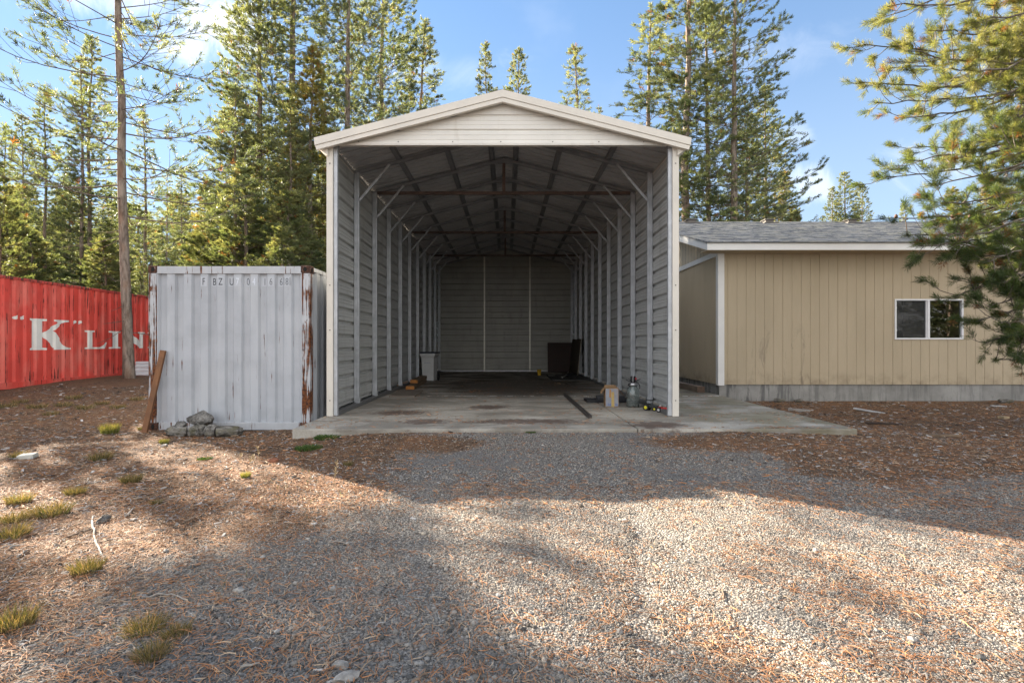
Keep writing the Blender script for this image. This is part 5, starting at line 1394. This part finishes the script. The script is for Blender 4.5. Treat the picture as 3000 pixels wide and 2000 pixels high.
# ------------------------------------------------------------------ sky, sun, camera
SUN_AZ = (-.80, .60); SUN_TAN = .41
def build_light():
    w = bpy.data.worlds.new('World'); SC.world = w; w.use_nodes = True; nt = w.node_tree; nt.nodes.clear(); g = NT(nt)
    el = math.atan(SUN_TAN)
    sky = nt.nodes.new('ShaderNodeTexSky'); sky.sky_type = 'NISHITA'; sky.sun_disc = False
    sky.sun_elevation = el; sky.sun_rotation = math.atan2(SUN_AZ[0], SUN_AZ[1]); sky.altitude = 1300; sky.air_density = SKY['air']; sky.dust_density = SKY['dust']; sky.ozone_density = SKY['ozone']
    tc = nt.nodes.new('ShaderNodeTexCoord'); x, y, z = g.xyz(tc.outputs['Generated'])
    ya = g.math('MAXIMUM', y, .02); a = g.math('DIVIDE', x, ya); b = g.math('DIVIDE', z, ya)
    cv = nt.nodes.new('ShaderNodeCombineXYZ'); g.put(cv.inputs[0], a); g.put(cv.inputs[1], b)
    n = g.noise(cv.outputs[0], 7.0, 9, .66, .7); n2 = g.noise(cv.outputs[0], 2.2, 5, .6)
    total = None
    for u, v, su, sv, amp in CLOUDS:
        ca, cb = (u-U0)/F, (V0-v)/F
        da = g.math('MULTIPLY', g.math('SUBTRACT', a, ca), F/su); db = g.math('MULTIPLY', g.math('SUBTRACT', b, cb), F/sv)
        rr = g.math('SQRT', g.math('ADD', g.math('MULTIPLY', da, da), g.math('MULTIPLY', db, db)))
        k = g.ramp(g.math('ADD', rr, g.math('MULTIPLY', g.math('SUBTRACT', n, .5), 3.6)), 1.25, -.1, 0, amp)
        total = k if total is None else g.math('MAXIMUM', total, k)
    wisp = g.math('MULTIPLY', g.ramp(n2, .52, .75), .10); total = g.math('MULTIPLY', g.math('MAXIMUM', total, wisp), g.ramp(y, .0, .1))
    gm = nt.nodes.new('ShaderNodeGamma'); g.put(gm.inputs[0], sky.outputs[0]); gm.inputs[1].default_value = .62
    col = g.mix(1.0, gm.outputs[0], SKY['mul'], 'MULTIPLY')
    col = g.mix(g.math('MULTIPLY', g.ramp(z, .6, .06), .55), col, SKY['haze'])
    col = g.mix(total, col, SKY['cloud'])
    # unseen broken cloud added behind the camera to brighten the shaded front sides
    nb = g.noise(tc.outputs['Generated'], 3.2, 7, .6, .3)
    fill_cloud = g.math('MULTIPLY', g.ramp(y, .10, -.30), g.ramp(nb, .36, .56))
    col = g.mix(g.math('MULTIPLY', fill_cloud, .95), col, SKY['fill_cloud'])
    bg = nt.nodes.new('ShaderNodeBackground'); g.put(bg.inputs[0], col); bg.inputs[1].default_value = SKY['strength']
    out = nt.nodes.new('ShaderNodeOutputWorld'); nt.links.new(bg.outputs[0], out.inputs[0])
    L = bpy.data.lights.new('sun', 'SUN'); L.energy = SKY['sun']; L.angle = R(.55); L.color = (1.0, .88, .72)
    o = bpy.data.objects.new('sun', L); COL.objects.link(o)
    d = Vector((SUN_AZ[0], SUN_AZ[1], SUN_TAN*math.hypot(*SUN_AZ))); o.rotation_euler = d.to_track_quat('Z', 'Y').to_euler(); o.location = d*40
    c = bpy.data.cameras.new('camera'); c.sensor_width = 36; c.lens = F/3000*36; c.clip_end = 3000; c.clip_start = .05
    c.shift_x = (1500-U0)/3000; c.shift_y = -(1000-V0)/3000*-1*-1
    c.shift_y = (V0-1000)/3000
    co = bpy.data.objects.new('camera', c); COL.objects.link(co); co.location = (0, 0, CZ); co.rotation_euler = (R(90), 0, 0); SC.camera = co
    SC.view_settings.view_transform = 'Standard'; SC.view_settings.look = 'None'; SC.view_settings.gamma = 1; SC.view_settings.exposure = SKY['exposure']
    SC.cycles.max_bounces = 8; SC.cycles.diffuse_bounces = 4; SC.cycles.transmission_bounces = 6; SC.cycles.transparent_max_bounces = 8
    SC.cycles.sample_clamp_indirect = 6.0

CLOUDS = [(640, 60, 175, 120, .9), (560, 130, 120, 75, .6), (2395, 545, 80, 55, .4), (2335, 395, 60, 35, .22), (330, -20, 250, 90, .5), (2800, 480, 160, 80, .3), (1250, 200, 260, 60, .16), (2250, 150, 300, 70, .12)]
SKY = dict(air=1.0, dust=0.0, ozone=1.6, strength=.05, sun=5.0, exposure=2.7, mul=(.92, 1.17, 1.44), haze=(2.3, 2.75, 3.25), cloud=(5.0, 5.05, 5.2), fill_cloud=(7.8, 7.6, 7.4))

build_ground(); build_gravel(); build_needles(); build_chips(); build_pad(); build_carport()
build_grey_container(); build_red_container(); build_house(); build_props(); build_grass(); build_sparse_grass(); build_trees(); build_near_pine(); build_light()
